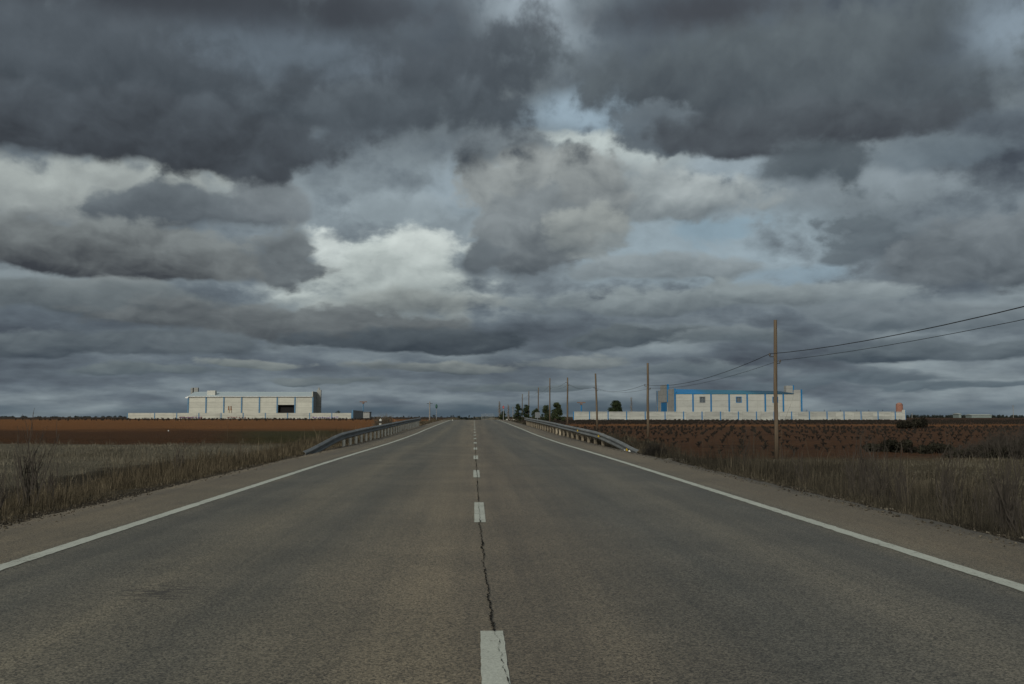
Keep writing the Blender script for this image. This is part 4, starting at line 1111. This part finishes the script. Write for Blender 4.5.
# --- middle clouds
patch(660, 198, 130, 36, (108,115,120), (152,157,158), .40, 1.5, 1.2)
patch(500, 148, 60, 20, (104,111,117), (124,131,136), .45, 1.5, 1.1, .9)
patch(545, 195, 92, 42, (104,109,113), (152,155,154), .32, 1.4, 1)
patch(525, 238, 66, 48, (85,91,97), (122,127,130), .26, 1.3, 1)
patch(480, 262, 24, 26, (84,90,96), (100,106,111), .35, 1.4, 1, .95)
patch(588, 236, 44, 24, (100,106,110), (142,145,143), .5, 2.2, 1, .85)
patch(660, 272, 110, 20, (98,106,112), (130,137,141), .40, 1.5, 1.5)
patch(185, 215, 100, 26, (78,84,91), (102,108,113), .40, 1.4, 1.1)
patch(275, 200, 45, 28, (92,98,104), (116,121,125), .5, 1.4, 1, .9)
patch(130, 262, 215, 36, (64,67,73), (118,122,123), .30, 1.1, 1.9)
patch(290, 262, 38, 34, (72,77,83), (112,117,120), .28, 1.3, 1.4)
patch(872, 242, 70, 30, (82,90,98), (100,108,114), .45, 2.4, 1.2, .95)
patch(835, 262, 34, 10, (84,92,100), (98,106,112), .5, 2.2, 1.2, .9)
patch(975, 258, 98, 46, (78,85,92), (114,120,125), .32, 1.3, 1.4)
patch(970, 150, 80, 22, (92,102,111), (106,115,122), .6, 1.4, 1, .85)
# --- lower banks
patch(800, 300, 150, 14, (112,120,125), (134,141,144), .6, 1.5, 1.2, .9)
patch(420, 305, 120, 16, (104,109,111), (140,144,142), .6, 1.4, 1.2, .9)
patch(110, 288, 60, 8, (108,114,117), (124,129,131), .6, 1.6, 1.2, .9)
patch(90, 306, 190, 18, (82,89,95), (108,114,117), .5, 1.4, 1.3)
patch(660, 305, 150, 22, (86,94,101), (124,131,134), .38, 1.5, 1.5)
patch(290, 326, 200, 24, (70,75,81), (108,112,114), .36, 1.3, 1.6)
patch(80, 346, 190, 18, (68,76,85), (98,105,110), .42, 1.4, 1.6)
patch(440, 341, 140, 16, (58,66,75), (84,91,97), .36, 1.3, 1.7)
patch(600, 342, 110, 15, (66,75,84), (100,107,111), .40, 1.4, 1.7)
patch(930, 318, 130, 16, (86,95,103), (116,123,128), .5, 1.5, 1.4, .9)
patch(920, 356, 170, 15, (64,74,84), (98,106,112), .40, 1.3, 1.7)
patch(760, 345, 90, 10, (84,93,100), (112,119,123), .5, 1.6, 1.4, .9)
patch(255, 366, 60, 8, (88,96,100), (124,128,127), .42, 1.7, 1.7)
patch(150, 374, 90, 8, (74,84,92), (104,111,114), .5, 1.7, 1.5, .9)
patch(440, 366, 80, 10, (80,88,94), (124,128,127), .40, 1.7, 1.7)
patch(555, 362, 70, 9, (82,90,96), (122,127,128), .42, 1.7, 1.7)
patch(340, 384, 90, 6, (76,86,93), (108,114,116), .5, 1.7, 1.6, .9)
patch(700, 372, 110, 9, (72,82,91), (104,112,117), .5, 1.6, 1.5, .9)
patch(850, 382, 130, 8, (70,81,91), (98,107,114), .5, 1.6, 1.5, .9)
patch(530, 386, 90, 6, (76,86,93), (106,113,116), .5, 1.7, 1.5, .9)
patch(980, 388, 90, 6, (72,83,93), (96,106,113), .6, 1.6, 1.5, .9)
patch(474, 413, 900, 13, (68,81,92), (76,88,98), 1.0, .8, 1, .92)
# --- great dark masses overhead
patch(200, 66, 470, 98, (70,76,83), (84,90,97), .50, 1.1, 1)
patch(300, 50, 140, 38, (94,103,112), (102,111,121), .8, 1.5, 1, .85)
patch(140, 138, 250, 44, (57,60,66), (82,88,95), .34, 1.0, 1.4)
patch(370, 112, 150, 34, (70,76,83), (92,99,106), .5, 1.3, 1.3, .9)
patch(375, 10, 90, 24, (70,74,81), (74,78,85), .8, 1.4, 1, .8)
patch(140, -4, 260, 34, (66,69,76), (60,63,69), .9, 1.3, 1, .85)
patch(790, 70, 260, 84, (74,80,87), (92,99,104), .48, 1.1, 1)
patch(650, 128, 50, 26, (88,96,104), (108,116,123), .32, 1.4, 1, .95)
patch(800, 128, 175, 34, (64,67,74), (86,92,98), .38, 1.1, 1.4)
patch(815, 158, 70, 22, (76,84,91), (88,95,101), .7, 2.2, 1, .9)
patch(700, 10, 170, 30, (72,74,80), (66,68,75), .9, 1.4, 1, .85)
# fine relief in the cloud
rel = t.math('ADD', t.math('MULTIPLY_ADD', SH, .36, 1.06), t.math('MULTIPLY', t.math('SUBTRACT', n_fi, .5), .17))
cur = t.mix(1.0, cur, t.comb(t.math('MULTIPLY', rel, .955), rel, t.math('MULTIPLY', rel, 1.0)), 'MULTIPLY')
below = t.rng(dz, -.02, -.002)
cur = t.mix(below, (.03*KS, .028*KS, .025*KS), cur)
t.put(bg.inputs['Color'], cur)
W_.cycles.sampling_method = 'MANUAL'; W_.cycles.sample_map_resolution = 512

sl = bpy.data.lights.new('sun', 'SUN'); sl.energy = 1.3; sl.angle = R(12); sl.color = (1, .96, .86)
so = bpy.data.objects.new('sun', sl); COL.objects.link(so)
so.rotation_euler = (-sun_dir).to_track_quat('-Z', 'Y').to_euler()

S.view_settings.view_transform = 'Standard'; S.view_settings.look = 'None'; S.view_settings.gamma = 1
S.view_settings.exposure = EXPO
S.view_settings.use_curve_mapping = False
S.cycles.max_bounces = 4; S.cycles.diffuse_bounces = 2; S.cycles.glossy_bounces = 2; S.cycles.transparent_max_bounces = 4
